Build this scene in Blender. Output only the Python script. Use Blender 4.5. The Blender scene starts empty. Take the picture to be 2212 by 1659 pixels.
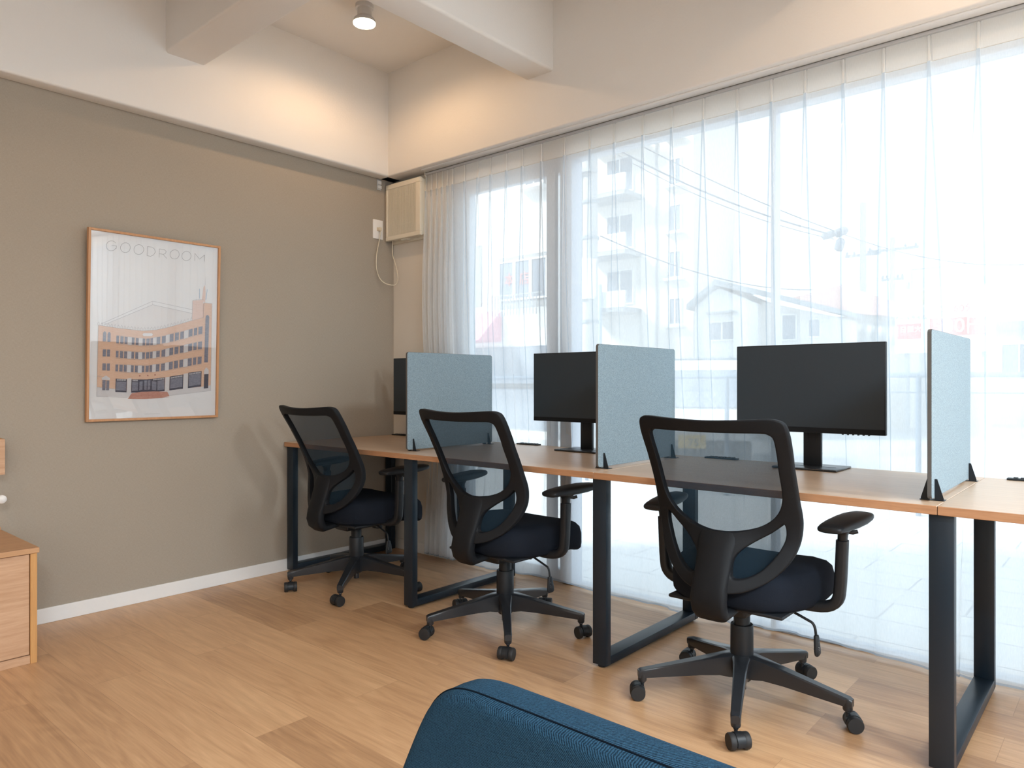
import bpy, bmesh, math, random
from mathutils import Vector, Matrix
random.seed(7)
R = math.radians
SC = bpy.context.scene
COL = SC.collection

# ------------------------------------------------------------ camera, world, lights, exposure
cam_d = bpy.data.cameras.new('camera')
cam = bpy.data.objects.new('camera', cam_d); COL.objects.link(cam)
cam.location = (3.6145, -2.9913, 1.0492)
cam.rotation_euler = (R(90), 0, 0.7169)
cam_d.sensor_width = 36.0
cam_d.lens = 1559.36 / 2212 * 36.0
cam_d.shift_y = -1.94 / 2212
cam_d.clip_start = 0.02
SC.camera = cam

SC.view_settings.view_transform = 'Standard'
SC.view_settings.look = 'None'
SC.view_settings.gamma = 1.0
SC.view_settings.use_curve_mapping = False
SC.view_settings.exposure = 0.0
SC.cycles.use_denoising = True
SC.cycles.transparent_max_bounces = 24

world = bpy.data.worlds.new('overcast_sky'); SC.world = world
world.use_nodes = True
wn = world.node_tree
for n in list(wn.nodes): wn.nodes.remove(n)
w_out = wn.nodes.new('ShaderNodeOutputWorld'); w_bg = wn.nodes.new('ShaderNodeBackground')
w_bg.inputs[0].default_value = (0.80, 0.92, 1.06, 1); w_bg.inputs[1].default_value = 1.95
wn.links.new(w_bg.outputs[0], w_out.inputs[0])

def light(name, kind, loc, rot, power, color, **kw):
    d = bpy.data.lights.new(name, kind); d.energy = power; d.color = color
    for k, v in kw.items():
        if k == 'portal': d.cycles.is_portal = v
        else: setattr(d, k, v)
    o = bpy.data.objects.new(name, d); COL.objects.link(o); o.location = loc; o.rotation_euler = rot
    return o
# portal: guides the daylight of the sky through the glazed front (gives no light of its own)
sun = light('sun', 'SUN', (0, -8, 12), (0, 0, 0), 7.0, (1.0, 0.98, 0.95), angle=R(12))
sun.rotation_euler = Vector((0.60, 0.54, -0.60)).to_track_quat('-Z', 'Y').to_euler()
light('window_portal', 'AREA', (3.45, 0.17, 1.12), (R(-90), 0, 0), 1, (1, 1, 1), shape='RECTANGLE', size=5.9, size_y=2.24, portal=True)
light('fill_window_portal', 'AREA', (6.62, -2.7, 1.2), (0, R(90), 0), 1, (1, 1, 1), shape='RECTANGLE', size=2.2, size_y=3.6, portal=True)  # portal for the unseen side window added as fill
WARM = (1.0, 0.62, 0.33)
LAMPS = [(0.64, -0.72, 0), (3.42, -0.72, 0), (4.9, -2.4, 1), (2.0, -3.6, 2), (4.9, -4.4, 2), (2.0, -2.15, 3)]
LAMP_POWER = [35, 38, 30, 40, 30, 20]
for (lx, ly, k), p in zip(LAMPS, LAMP_POWER):
    light('downlight_beam', 'SPOT', (lx, ly, 2.873), (0, 0, 0), p, WARM, spot_size=R(172), spot_blend=0.5, shadow_soft_size=0.045)

FILL_PANELS = [(5.6, -0.75), (5.6, -2.2), (5.2, -3.9)]  # panels added out of view to brighten the room with neutral fill
for px_, py_ in FILL_PANELS:
    light('fill_panel_light', 'AREA', (px_, py_, 2.58), (0, 0, 0), 112, (0.80, 0.92, 1.0), shape='RECTANGLE', size=1.15, size_y=0.28)
# ------------------------------------------------------------ custom properties
def tag(o, label=None, cat=None, group=None, kind=None):
    if label: o['label'] = label
    if cat: o['category'] = cat
    if group: o['group'] = group
    if kind: o['kind'] = kind
    return o
def thing(name, label, cat, loc=(0, 0, 0), rz=0, group=None):
    o = bpy.data.objects.new(name, None); COL.objects.link(o)
    o.empty_display_size = 0.1
    o.location = loc; o.rotation_euler = (0, 0, rz)
    return tag(o, label, cat, group)
def copy_tree(o, parent=None):
    c = o.copy(); COL.objects.link(c)
    if parent is not None: c.parent = parent
    for ch in [x for x in bpy.data.objects if x.parent == o]:
        copy_tree(ch, c)
    return c

# ------------------------------------------------------------ materials
MATS = {}
def nodes(name):
    m = bpy.data.materials.new(name); m.use_nodes = True
    nt = m.node_tree; b = nt.nodes['Principled BSDF']
    MATS[name] = m
    return m, nt, b
def N(nt, t, **kw):
    n = nt.nodes.new(t)
    for k, v in kw.items():
        if k in ('inputs',):
            for i, x in v.items(): n.inputs[i].default_value = x
        else: setattr(n, k, v)
    return n
def LK(nt, a, b): nt.links.new(a, b)
def bump(nt, b, src, strength, dist=0.001):
    n = N(nt, 'ShaderNodeBump'); n.inputs['Strength'].default_value = strength; n.inputs['Distance'].default_value = dist
    LK(nt, src, n.inputs['Height']); LK(nt, n.outputs[0], b.inputs['Normal'])
def plain(name, col, rough=0.5, metal=0.0, spec=0.5, noise=0.0, nscale=40, bmp=0.0, bscale=300, coat=0.0, sheen=0.0):
    m, nt, b = nodes(name)
    b.inputs['Roughness'].default_value = rough; b.inputs['Metallic'].default_value = metal
    b.inputs['Specular IOR Level'].default_value = spec
    if coat: b.inputs['Coat Weight'].default_value = coat; b.inputs['Coat Roughness'].default_value = 0.03
    if sheen: b.inputs['Sheen Weight'].default_value = sheen; b.inputs['Sheen Roughness'].default_value = 0.5
    tc = N(nt, 'ShaderNodeTexCoord')
    nz = N(nt, 'ShaderNodeTexNoise', inputs={'Scale': nscale, 'Detail': 4.0}); LK(nt, tc.outputs['Object'], nz.inputs['Vector'])
    mx = N(nt, 'ShaderNodeMix', data_type='RGBA')
    a = max(noise, 0.02)
    mx.inputs[6].default_value = (*[c * (1 - a) for c in col], 1); mx.inputs[7].default_value = (*[min(1, c * (1 + a)) for c in col], 1)
    LK(nt, nz.outputs[0], mx.inputs[0]); LK(nt, mx.outputs[2], b.inputs['Base Color'])
    if bmp:
        n2 = N(nt, 'ShaderNodeTexNoise', inputs={'Scale': bscale, 'Detail': 3.0}); LK(nt, tc.outputs['Object'], n2.inputs['Vector'])
        bump(nt, b, n2.outputs[0], bmp)
    return m
def wood(name, c1, c2, axis='X', rough=0.45, scale=1.0, spec=0.4):
    """straight oak grain running along AXIS of the object's own coordinates"""
    m, nt, b = nodes(name)
    b.inputs['Roughness'].default_value = rough; b.inputs['Specular IOR Level'].default_value = spec
    tc = N(nt, 'ShaderNodeTexCoord'); mp = N(nt, 'ShaderNodeMapping')
    s = {'X': (1.2, 22, 22), 'Y': (22, 1.2, 22), 'Z': (22, 22, 1.2)}[axis]
    mp.inputs['Scale'].default_value = [q * scale for q in s]
    LK(nt, tc.outputs['Object'], mp.inputs[0])
    nz = N(nt, 'ShaderNodeTexNoise', inputs={'Scale': 3.0, 'Detail': 8.0, 'Roughness': 0.65, 'Distortion': 0.6}); LK(nt, mp.outputs[0], nz.inputs['Vector'])
    mp2 = N(nt, 'ShaderNodeMapping'); mp2.inputs['Scale'].default_value = [q * 6 * scale for q in s]; LK(nt, tc.outputs['Object'], mp2.inputs[0])
    n2 = N(nt, 'ShaderNodeTexNoise', inputs={'Scale': 3.0, 'Detail': 3.0}); LK(nt, mp2.outputs[0], n2.inputs['Vector'])
    ad = N(nt, 'ShaderNodeMath', operation='ADD'); ml = N(nt, 'ShaderNodeMath', operation='MULTIPLY'); ml.inputs[1].default_value = 0.35
    LK(nt, n2.outputs[0], ml.inputs[0]); LK(nt, nz.outputs[0], ad.inputs[0]); LK(nt, ml.outputs[0], ad.inputs[1])
    cr = N(nt, 'ShaderNodeValToRGB'); cr.color_ramp.elements[0].position = 0.45; cr.color_ramp.elements[1].position = 0.85
    cr.color_ramp.elements[0].color = (*c2, 1); cr.color_ramp.elements[1].color = (*c1, 1)
    LK(nt, ad.outputs[0], cr.inputs[0]); LK(nt, cr.outputs[0], b.inputs['Base Color'])
    bump(nt, b, nz.outputs[0], 0.12, 0.0006)
    return m

plain('paint_white', (0.80, 0.775, 0.745), rough=0.85, noise=0.015, nscale=3, bmp=0.55, bscale=120, spec=0.25)
plain('paint_smooth', (0.80, 0.80, 0.80), rough=0.22, noise=0.01, spec=0.6)
plain('stitch', (0.004, 0.008, 0.014), rough=0.9, spec=0.05)
plain('wall_beige', (0.72, 0.66, 0.58), rough=0.85, noise=0.03, nscale=6, bmp=0.3, bscale=200, spec=0.25)
plain('vinyl_white', (0.80, 0.79, 0.78), rough=0.4, noise=0.01)
plain('black_plastic', (0.012, 0.014, 0.017), rough=0.42, spec=0.35, noise=0.08, bmp=0.12, bscale=900)
plain('black_frame_plastic', (0.009, 0.010, 0.012), rough=0.55, spec=0.18, noise=0.08, bmp=0.15, bscale=900)
plain('black_gloss', (0.02, 0.022, 0.026), rough=0.28, noise=0.05)
plain('black_steel', (0.008, 0.017, 0.028), rough=0.38, noise=0.05, spec=0.42, bmp=0.08, bscale=1200)
plain('rubber', (0.014, 0.014, 0.015), rough=0.6)
plain('metal_pin', (0.45, 0.45, 0.46), rough=0.3, metal=1.0)
plain('seat_fabric', (0.012, 0.015, 0.022), rough=0.95, noise=0.25, nscale=500, bmp=0.5, bscale=700, spec=0.08)
plain('screen_black', (0.018, 0.028, 0.038), rough=0.45, spec=0.55)
plain('edge_grey', (0.10, 0.095, 0.09), rough=0.7)
plain('aluminium', (0.62, 0.63, 0.65), rough=0.4, metal=0.6)
plain('sash_aluminium', (0.50, 0.56, 0.64), rough=0.45, metal=0.3)
plain('plastic_cream', (0.74, 0.68, 0.56), rough=0.45, noise=0.04, nscale=10)
plain('plastic_white', (0.82, 0.80, 0.78), rough=0.35)
plain('plastic_ivory', (0.70, 0.62, 0.48), rough=0.4)
plain('dark_void', (0.11, 0.075, 0.05), rough=0.9)
plain('paper', (0.80, 0.80, 0.81), rough=0.8, noise=0.01)
plain('label_grey', (0.40, 0.40, 0.40), rough=0.5)
wood('oak_desk', (0.55, 0.385, 0.26), (0.45, 0.30, 0.195), 'X', rough=0.33, spec=0.6)
wood('oak_edge', (0.52, 0.28, 0.15), (0.38, 0.19, 0.095), 'X', rough=0.5)
wood('oak_cabinet_front', (0.60, 0.375, 0.235), (0.48, 0.275, 0.155), 'Y', rough=0.5)
wood('oak_cabinet_side', (0.62, 0.33, 0.12), (0.50, 0.25, 0.09), 'Z', rough=0.5)
wood('oak_cabinet_top', (0.55, 0.31, 0.155), (0.45, 0.24, 0.12), 'Y', rough=0.45)
wood('oak_frame', (0.56, 0.30, 0.145), (0.45, 0.22, 0.10), 'Z', rough=0.45)

def mat_floor():
    m, nt, b = nodes('oak_floor')
    b.inputs['Specular IOR Level'].default_value = 0.45
    tc = N(nt, 'ShaderNodeTexCoord')
    mp = N(nt, 'ShaderNodeMapping'); mp.inputs['Location'].default_value = (0.35, 0.06, 0)
    LK(nt, tc.outputs['Object'], mp.inputs[0])
    br = N(nt, 'ShaderNodeTexBrick', offset=0.37, offset_frequency=2)
    br.inputs['Color1'].default_value = (0, 0, 0, 1); br.inputs['Color2'].default_value = (1, 1, 1, 1); br.inputs['Mortar'].default_value = (0.5, 0.5, 0.5, 1)
    br.inputs['Scale'].default_value = 1.0; br.inputs['Mortar Size'].default_value = 0.0008; br.inputs['Mortar Smooth'].default_value = 0.2
    br.inputs['Brick Width'].default_value = 1.22; br.inputs['Row Height'].default_value = 0.182
    LK(nt, mp.outputs[0], br.inputs['Vector'])
    sep = N(nt, 'ShaderNodeSeparateXYZ'); LK(nt, mp.outputs[0], sep.inputs[0])
    # per-plank offset of the grain
    off = N(nt, 'ShaderNodeMath', operation='MULTIPLY'); off.inputs[1].default_value = 37.0
    LK(nt, br.outputs['Color'], off.inputs[0])
    cmb = N(nt, 'ShaderNodeCombineXYZ')
    LK(nt, sep.outputs[0], cmb.inputs[0]); LK(nt, sep.outputs[1], cmb.inputs[1]); LK(nt, off.outputs[0], cmb.inputs[2])
    g = N(nt, 'ShaderNodeMapping'); g.inputs['Scale'].default_value = (1.3, 14.0, 1.0); LK(nt, cmb.outputs[0], g.inputs[0])
    n1 = N(nt, 'ShaderNodeTexNoise', inputs={'Scale': 1.6, 'Detail': 7.0, 'Roughness': 0.6, 'Distortion': 1.2}); LK(nt, g.outputs[0], n1.inputs['Vector'])
    # cathedral grain: rings of a stretched noise field
    g2 = N(nt, 'ShaderNodeMapping'); g2.inputs['Scale'].default_value = (0.9, 5.0, 1.0); LK(nt, cmb.outputs[0], g2.inputs[0])
    n2 = N(nt, 'ShaderNodeTexNoise', inputs={'Scale': 1.1, 'Detail': 2.0, 'Distortion': 0.4}); LK(nt, g2.outputs[0], n2.inputs['Vector'])
    mu = N(nt, 'ShaderNodeMath', operation='MULTIPLY'); mu.inputs[1].default_value = 90.0; LK(nt, n2.outputs[0], mu.inputs[0])
    si = N(nt, 'ShaderNodeMath', operation='SINE'); LK(nt, mu.outputs[0], si.inputs[0])
    g3 = N(nt, 'ShaderNodeMapping'); g3.inputs['Scale'].default_value = (5.0, 120.0, 1.0); LK(nt, cmb.outputs[0], g3.inputs[0])
    n3 = N(nt, 'ShaderNodeTexNoise', inputs={'Scale': 1.5, 'Detail': 4.0}); LK(nt, g3.outputs[0], n3.inputs['Vector'])
    # sum
    def mad(a, k, c):
        q = N(nt, 'ShaderNodeMath', operation='MULTIPLY_ADD'); q.inputs[1].default_value = k
        LK(nt, a, q.inputs[0])
        if isinstance(c, float): q.inputs[2].default_value = c
        else: LK(nt, c, q.inputs[2])
        return q.outputs[0]
    s = mad(n1.outputs[0], 0.6, 0.0)
    s = mad(si.outputs[0], 0.035, s)
    s = mad(n3.outputs[0], 0.34, s)
    s = mad(br.outputs['Color'], 0.30, s)
    cr = N(nt, 'ShaderNodeValToRGB')
    e = cr.color_ramp.elements
    e[0].position = 0.34; e[0].color = (0.37, 0.205, 0.105, 1)
    e[1].position = 0.86; e[1].color = (0.66, 0.41, 0.225, 1)
    e2 = cr.color_ramp.elements.new(0.60); e2.color = (0.53, 0.31, 0.163, 1)
    LK(nt, s, cr.inputs[0])
    mx = N(nt, 'ShaderNodeMix', data_type='RGBA'); mx.inputs[7].default_value = (0.22, 0.12, 0.06, 1)
    LK(nt, cr.outputs[0], mx.inputs[6])
    f = N(nt, 'ShaderNodeMath', operation='MULTIPLY'); f.inputs[1].default_value = 0.45; LK(nt, br.outputs['Fac'], f.inputs[0])
    LK(nt, f.outputs[0], mx.inputs[0]); LK(nt, mx.outputs[2], b.inputs['Base Color'])
    rr = N(nt, 'ShaderNodeMapRange'); rr.inputs[3].default_value = 0.29; rr.inputs[4].default_value = 0.43
    LK(nt, n3.outputs[0], rr.inputs[0]); LK(nt, rr.outputs[0], b.inputs['Roughness'])
    bp = mad(br.outputs['Fac'], -1.5, n3.outputs[0])
    bump(nt, b, bp, 0.18, 0.0008)
    return m
mat_floor()

def mat_textile_wall():
    m, nt, b = nodes('greige_textile')
    b.inputs['Roughness'].default_value = 0.9; b.inputs['Specular IOR Level'].default_value = 0.15
    tc = N(nt, 'ShaderNodeTexCoord')
    w1 = N(nt, 'ShaderNodeTexNoise', inputs={'Scale': 1.0, 'Detail': 2.0}); w2 = N(nt, 'ShaderNodeTexNoise', inputs={'Scale': 1.0, 'Detail': 2.0})
    a = N(nt, 'ShaderNodeMapping'); a.inputs['Scale'].default_value = (90, 90, 900); LK(nt, tc.outputs['Object'], a.inputs[0]); LK(nt, a.outputs[0], w1.inputs['Vector'])
    c = N(nt, 'ShaderNodeMapping'); c.inputs['Scale'].default_value = (900, 900, 90); LK(nt, tc.outputs['Object'], c.inputs[0]); LK(nt, c.outputs[0], w2.inputs['Vector'])
    ad = N(nt, 'ShaderNodeMath', operation='ADD'); LK(nt, w1.outputs[0], ad.inputs[0]); LK(nt, w2.outputs[0], ad.inputs[1])
    cr = N(nt, 'ShaderNodeValToRGB'); cr.color_ramp.elements[0].position = 0.3; cr.color_ramp.elements[1].position = 0.75
    hf = N(nt, 'ShaderNodeMath', operation='MULTIPLY'); hf.inputs[1].default_value = 0.5; LK(nt, ad.outputs[0], hf.inputs[0])
    cr.color_ramp.elements[0].color = (0.335, 0.288, 0.235, 1); cr.color_ramp.elements[1].color = (0.42, 0.365, 0.30, 1)
    LK(nt, hf.outputs[0], cr.inputs[0]); LK(nt, cr.outputs[0], b.inputs['Base Color'])
    bump(nt, b, ad.outputs[0], 0.3, 0.0006)
mat_textile_wall()

def mat_felt():
    m, nt, b = nodes('grey_felt')
    b.inputs['Roughness'].default_value = 0.95; b.inputs['Specular IOR Level'].default_value = 0.1
    b.inputs['Sheen Weight'].default_value = 0.2
    tc = N(nt, 'ShaderNodeTexCoord')
    n1 = N(nt, 'ShaderNodeTexNoise', inputs={'Scale': 420.0, 'Detail': 5.0, 'Roughness': 0.7}); LK(nt, tc.outputs['Object'], n1.inputs['Vector'])
    cr = N(nt, 'ShaderNodeValToRGB'); cr.color_ramp.elements[0].position = 0.36; cr.color_ramp.elements[1].position = 0.66
    cr.color_ramp.elements[0].color = (0.135, 0.185, 0.215, 1); cr.color_ramp.elements[1].color = (0.32, 0.41, 0.46, 1)
    LK(nt, n1.outputs[0], cr.inputs[0]); LK(nt, cr.outputs[0], b.inputs['Base Color'])
    bump(nt, b, n1.outputs[0], 0.4, 0.001)
mat_felt()

def mat_blue_twill():
    m, nt, b = nodes('blue_twill')
    b.inputs['Roughness'].default_value = 0.9; b.inputs['Specular IOR Level'].default_value = 0.1
    tc = N(nt, 'ShaderNodeTexCoord')
    mp = N(nt, 'ShaderNodeMapping'); mp.inputs['Rotation'].default_value = (0.0, R(52), R(20)); LK(nt, tc.outputs['Object'], mp.inputs[0])
    wv = N(nt, 'ShaderNodeTexWave', inputs={'Scale': 190.0, 'Distortion': 3.0, 'Detail': 2.0, 'Detail Scale': 3.0}); LK(nt, mp.outputs[0], wv.inputs['Vector'])
    nz = N(nt, 'ShaderNodeTexNoise', inputs={'Scale': 600.0, 'Detail': 2.0}); LK(nt, tc.outputs['Object'], nz.inputs['Vector'])
    mm = N(nt, 'ShaderNodeMath', operation='MULTIPLY_ADD'); mm.inputs[1].default_value = 0.6; LK(nt, wv.outputs[0], mm.inputs[0])
    hh = N(nt, 'ShaderNodeMath', operation='MULTIPLY'); hh.inputs[1].default_value = 0.6; LK(nt, nz.outputs[0], hh.inputs[0]); LK(nt, hh.outputs[0], mm.inputs[2])
    cr = N(nt, 'ShaderNodeValToRGB'); cr.color_ramp.elements[0].position = 0.25; cr.color_ramp.elements[1].position = 0.85
    cr.color_ramp.elements[0].color = (0.005, 0.015, 0.030, 1); cr.color_ramp.elements[1].color = (0.024, 0.072, 0.125, 1)
    LK(nt, mm.outputs[0], cr.inputs[0]); LK(nt, cr.outputs[0], b.inputs['Base Color'])
    bump(nt, b, mm.outputs[0], 0.5, 0.0012)
mat_blue_twill()

def mat_sheer(name, thr, col, weave):
    """woven sheer: part open weave, part yarn that scatters light both ways"""
    m = bpy.data.materials.new(name); m.use_nodes = True; MATS[name] = m
    nt = m.node_tree
    for n in list(nt.nodes): nt.nodes.remove(n)
    out = N(nt, 'ShaderNodeOutputMaterial')
    tr = N(nt, 'ShaderNodeBsdfTransparent'); tr.inputs[0].default_value = (1, 1, 1, 1)
    df = N(nt, 'ShaderNodeBsdfDiffuse'); df.inputs[0].default_value = (*col, 1)
    tl = N(nt, 'ShaderNodeBsdfTranslucent'); tl.inputs[0].default_value = (*col, 1)
    m1 = N(nt, 'ShaderNodeMixShader'); m1.inputs[0].default_value = 0.6
    LK(nt, df.outputs[0], m1.inputs[1]); LK(nt, tl.outputs[0], m1.inputs[2])
    m2 = N(nt, 'ShaderNodeMixShader')
    tc = N(nt, 'ShaderNodeTexCoord'); mp = N(nt, 'ShaderNodeMapping'); mp.inputs['Scale'].default_value = (weave, weave, weave * 0.12)
    LK(nt, tc.outputs['Object'], mp.inputs[0])
    nz = N(nt, 'ShaderNodeTexNoise', inputs={'Scale': 1.0, 'Detail': 2.0}); LK(nt, mp.outputs[0], nz.inputs['Vector'])
    mr = N(nt, 'ShaderNodeMapRange'); mr.inputs[3].default_value = 1 - thr - 0.05; mr.inputs[4].default_value = 1 - thr + 0.05
    LK(nt, nz.outputs[0], mr.inputs[0]); LK(nt, mr.outputs[0], m2.inputs[0])
    LK(nt, tr.outputs[0], m2.inputs[1]); LK(nt, m1.outputs[0], m2.inputs[2])
    LK(nt, m2.outputs[0], out.inputs[0])
mat_sheer('sheer_fabric', 0.37, (0.95, 0.97, 0.99), 400)
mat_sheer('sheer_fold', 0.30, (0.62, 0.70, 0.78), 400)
mat_sheer('sheer_tape', 0.16, (0.88, 0.87, 0.85), 500)
mat_sheer('sheer_seam', 0.10, (0.45, 0.50, 0.56), 500)
mat_sheer('chair_mesh', 0.22, (0.03, 0.055, 0.08), 900)

def schlick(nt, mx, f0):
    lw = N(nt, 'ShaderNodeLayerWeight'); pw = N(nt, 'ShaderNodeMath', operation='POWER'); pw.inputs[1].default_value = 5.0
    ma = N(nt, 'ShaderNodeMath', operation='MULTIPLY_ADD'); ma.inputs[1].default_value = 1 - f0; ma.inputs[2].default_value = f0
    LK(nt, lw.outputs['Facing'], pw.inputs[0]); LK(nt, pw.outputs[0], ma.inputs[0]); LK(nt, ma.outputs[0], mx.inputs[0])
def mat_glass():
    m = bpy.data.materials.new('window_glass'); m.use_nodes = True; MATS['window_glass'] = m
    nt = m.node_tree
    for n in list(nt.nodes): nt.nodes.remove(n)
    out = N(nt, 'ShaderNodeOutputMaterial'); tr = N(nt, 'ShaderNodeBsdfTransparent'); tr.inputs[0].default_value = (0.95, 0.98, 0.97, 1)
    gl = N(nt, 'ShaderNodeBsdfGlossy'); gl.inputs['Roughness'].default_value = 0.02
    mx = N(nt, 'ShaderNodeMixShader'); schlick(nt, mx, 0.02)
    LK(nt, tr.outputs[0], mx.inputs[1]); LK(nt, gl.outputs[0], mx.inputs[2]); LK(nt, mx.outputs[0], out.inputs[0])
mat_glass()
def mat_picture_glass():
    m = bpy.data.materials.new('picture_glass'); m.use_nodes = True; MATS['picture_glass'] = m
    nt = m.node_tree
    for n in list(nt.nodes): nt.nodes.remove(n)
    out = N(nt, 'ShaderNodeOutputMaterial'); tr = N(nt, 'ShaderNodeBsdfTransparent'); tr.inputs[0].default_value = (0.97, 0.97, 0.97, 1)
    gl = N(nt, 'ShaderNodeBsdfGlossy'); gl.inputs['Roughness'].default_value = 0.015
    mx = N(nt, 'ShaderNodeMixShader'); schlick(nt, mx, 0.07)
    LK(nt, tr.outputs[0], mx.inputs[1]); LK(nt, gl.outputs[0], mx.inputs[2]); LK(nt, mx.outputs[0], out.inputs[0])
mat_picture_glass()
def emit(name, col, s):
    m = bpy.data.materials.new(name); m.use_nodes = True; MATS[name] = m
    nt = m.node_tree
    for n in list(nt.nodes): nt.nodes.remove(n)
    out = N(nt, 'ShaderNodeOutputMaterial'); e = N(nt, 'ShaderNodeEmission'); e.inputs[0].default_value = (*col, 1); e.inputs[1].default_value = s
    LK(nt, e.outputs[0], out.inputs[0])
emit('lamp_glow', (1.0, 0.80, 0.52), 30)
emit('fill_panel_glow', (0.93, 0.97, 1.0), 6)  # glow of the added fill panels
# street colours
for nm, c in dict(render_cream=(0.78, 0.74, 0.69), render_white=(0.80, 0.80, 0.79), render_grey=(0.36, 0.38, 0.40), window_dark=(0.20, 0.24, 0.30), roof_grey=(0.27, 0.31, 0.34),
                  roof_red=(0.46, 0.27, 0.24), awning_pink=(0.72, 0.25, 0.33), concrete=(0.46, 0.46, 0.46), paving=(0.62, 0.62, 0.62), asphalt=(0.50, 0.51, 0.52),
                  road_paint=(0.8, 0.8, 0.8), sign_yellow=(0.76, 0.68, 0.30), sign_red=(0.62, 0.16, 0.13), sign_white=(0.82, 0.82, 0.80), wire=(0.14, 0.16, 0.19),
                  car_white=(0.75, 0.77, 0.79), tyre=(0.05, 0.05, 0.05), plate_yellow=(0.80, 0.52, 0.08), sign_blue=(0.50, 0.62, 0.74), rail_paint=(0.14, 0.19, 0.26), green_text=(0.15, 0.3, 0.05)).items():
    plain(nm, c, rough=0.7, noise=0.04, nscale=2)
def mat_paving():
    m, nt, b = nodes('paving_tiles'); b.inputs['Roughness'].default_value = 0.8
    tc = N(nt, 'ShaderNodeTexCoord')
    br = N(nt, 'ShaderNodeTexBrick', offset=0.5); br.inputs['Scale'].default_value = 1.0; br.inputs['Mortar Size'].default_value = 0.006
    br.inputs['Brick Width'].default_value = 0.6; br.inputs['Row Height'].default_value = 0.3
    br.inputs['Color1'].default_value = (0.78, 0.78, 0.78, 1); br.inputs['Color2'].default_value = (0.82, 0.82, 0.82, 1); br.inputs['Mortar'].default_value = (0.50, 0.51, 0.54, 1)
    LK(nt, tc.outputs['Object'], br.inputs['Vector']); LK(nt, br.outputs['Color'], b.inputs['Base Color'])
mat_paving()
for nm, c in dict(ink_or=(0.80, 0.48, 0.30), ink_pk=(0.84, 0.58, 0.48), ink_rf=(0.78, 0.76, 0.76), ink_st=(0.68, 0.66, 0.67), ink_wn=(0.13, 0.13, 0.20), ink_dk=(0.06, 0.055, 0.085),
                  ink_br=(0.60, 0.24, 0.15), ink_br2=(0.42, 0.16, 0.12), ink_pp=(0.76, 0.76, 0.78), ink_ln=(0.36, 0.35, 0.38), ink_bl=(0.25, 0.42, 0.62), ink_tx=(0.28, 0.27, 0.27)).items():
    m, nt, b = nodes(nm); b.inputs['Roughness'].default_value = 0.85; b.inputs['Specular IOR Level'].default_value = 0.1
    tc = N(nt, 'ShaderNodeTexCoord'); mp = N(nt, 'ShaderNodeMapping'); mp.inputs['Scale'].default_value = (60, 60, 300); mp.inputs['Rotation'].default_value = (R(35), 0, 0)
    LK(nt, tc.outputs['Object'], mp.inputs[0]); nz = N(nt, 'ShaderNodeTexNoise', inputs={'Scale': 1.0, 'Detail': 4.0, 'Distortion': 1.0}); LK(nt, mp.outputs[0], nz.inputs['Vector'])
    mx = N(nt, 'ShaderNodeMix', data_type='RGBA'); k = 0.35 if nm in ('ink_or', 'ink_br', 'ink_pk', 'ink_wn') else 0.1
    mx.inputs[6].default_value = (*[q * (1 - k * 0.5) for q in c], 1); mx.inputs[7].default_value = (*[q + (0.8 - q) * k for q in c], 1)
    LK(nt, nz.outputs[0], mx.inputs[0]); LK(nt, mx.outputs[2], b.inputs['Base Color'])

# ------------------------------------------------------------ mesh helpers
def new(): return bmesh.new()
def box(bm, x0, x1, y0, y1, z0, z1, M=None):
    v = [bm.verts.new((x, y, z)) for x in (x0, x1) for y in (y0, y1) for z in (z0, z1)]
    for f in ((0, 1, 3, 2), (4, 6, 7, 5), (0, 4, 5, 1), (2, 3, 7, 6), (0, 2, 6, 4), (1, 5, 7, 3)): bm.faces.new([v[i] for i in f])
    if M is not None:
        for q in v: q.co = M @ q.co
    return v
def rbox(bm, x0, x1, y0, y1, z0, z1, r=0.003, seg=2, M=None):
    """box with rounded edges"""
    t = bmesh.new(); box(t, x0, x1, y0, y1, z0, z1)
    bmesh.ops.recalc_face_normals(t, faces=t.faces)
    bmesh.ops.bevel(t, geom=t.edges[:], offset=r, segments=seg, affect='EDGES', profile=0.5)
    if M is not None: bmesh.ops.transform(t, matrix=M, verts=t.verts)
    merge(bm, t)
def merge(bm, t):
    me = bpy.data.meshes.new('tmp'); t.to_mesh(me); t.free(); bm.from_mesh(me); bpy.data.meshes.remove(me)
def frame_of(d):
    d = d.normalized(); up = Vector((0, 0, 1)) if abs(d.z) < 0.95 else Vector((1, 0, 0))
    a = d.cross(up).normalized(); return a, a.cross(d).normalized()
def sweep(bm, pts, radii, seg=12, sx=1.0, sy=1.0, caps=True, up=None, power=2.0):
    """superelliptic tube along a polyline; radii: one number or one (a, b) per point"""
    pts = [Vector(p) for p in pts]; n = len(pts); rings = []
    for i, p in enumerate(pts):
        d = (pts[min(i + 1, n - 1)] - pts[max(i - 1, 0)])
        if up is None: a, b = frame_of(d)
        else:
            u = Vector(up); dn = d.normalized(); a = dn.cross(u).normalized(); b = a.cross(dn).normalized()
        rr = radii[i] if isinstance(radii, (list, tuple)) else radii
        ra, rb = rr if isinstance(rr, (list, tuple)) else (rr * sx, rr * sy)
        ring = []
        for k in range(seg):
            t = 2 * math.pi * k / seg; c, s = math.cos(t), math.sin(t)
            cc = math.copysign(abs(c) ** (2 / power), c); ss = math.copysign(abs(s) ** (2 / power), s)
            ring.append(bm.verts.new(p + a * cc * ra + b * ss * rb))
        rings.append(ring)
    for i in range(n - 1):
        for k in range(seg):
            k2 = (k + 1) % seg
            bm.faces.new((rings[i][k], rings[i][k2], rings[i + 1][k2], rings[i + 1][k]))
    if caps:
        bm.faces.new(rings[0][::-1]); bm.faces.new(rings[-1])
    return rings
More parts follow.
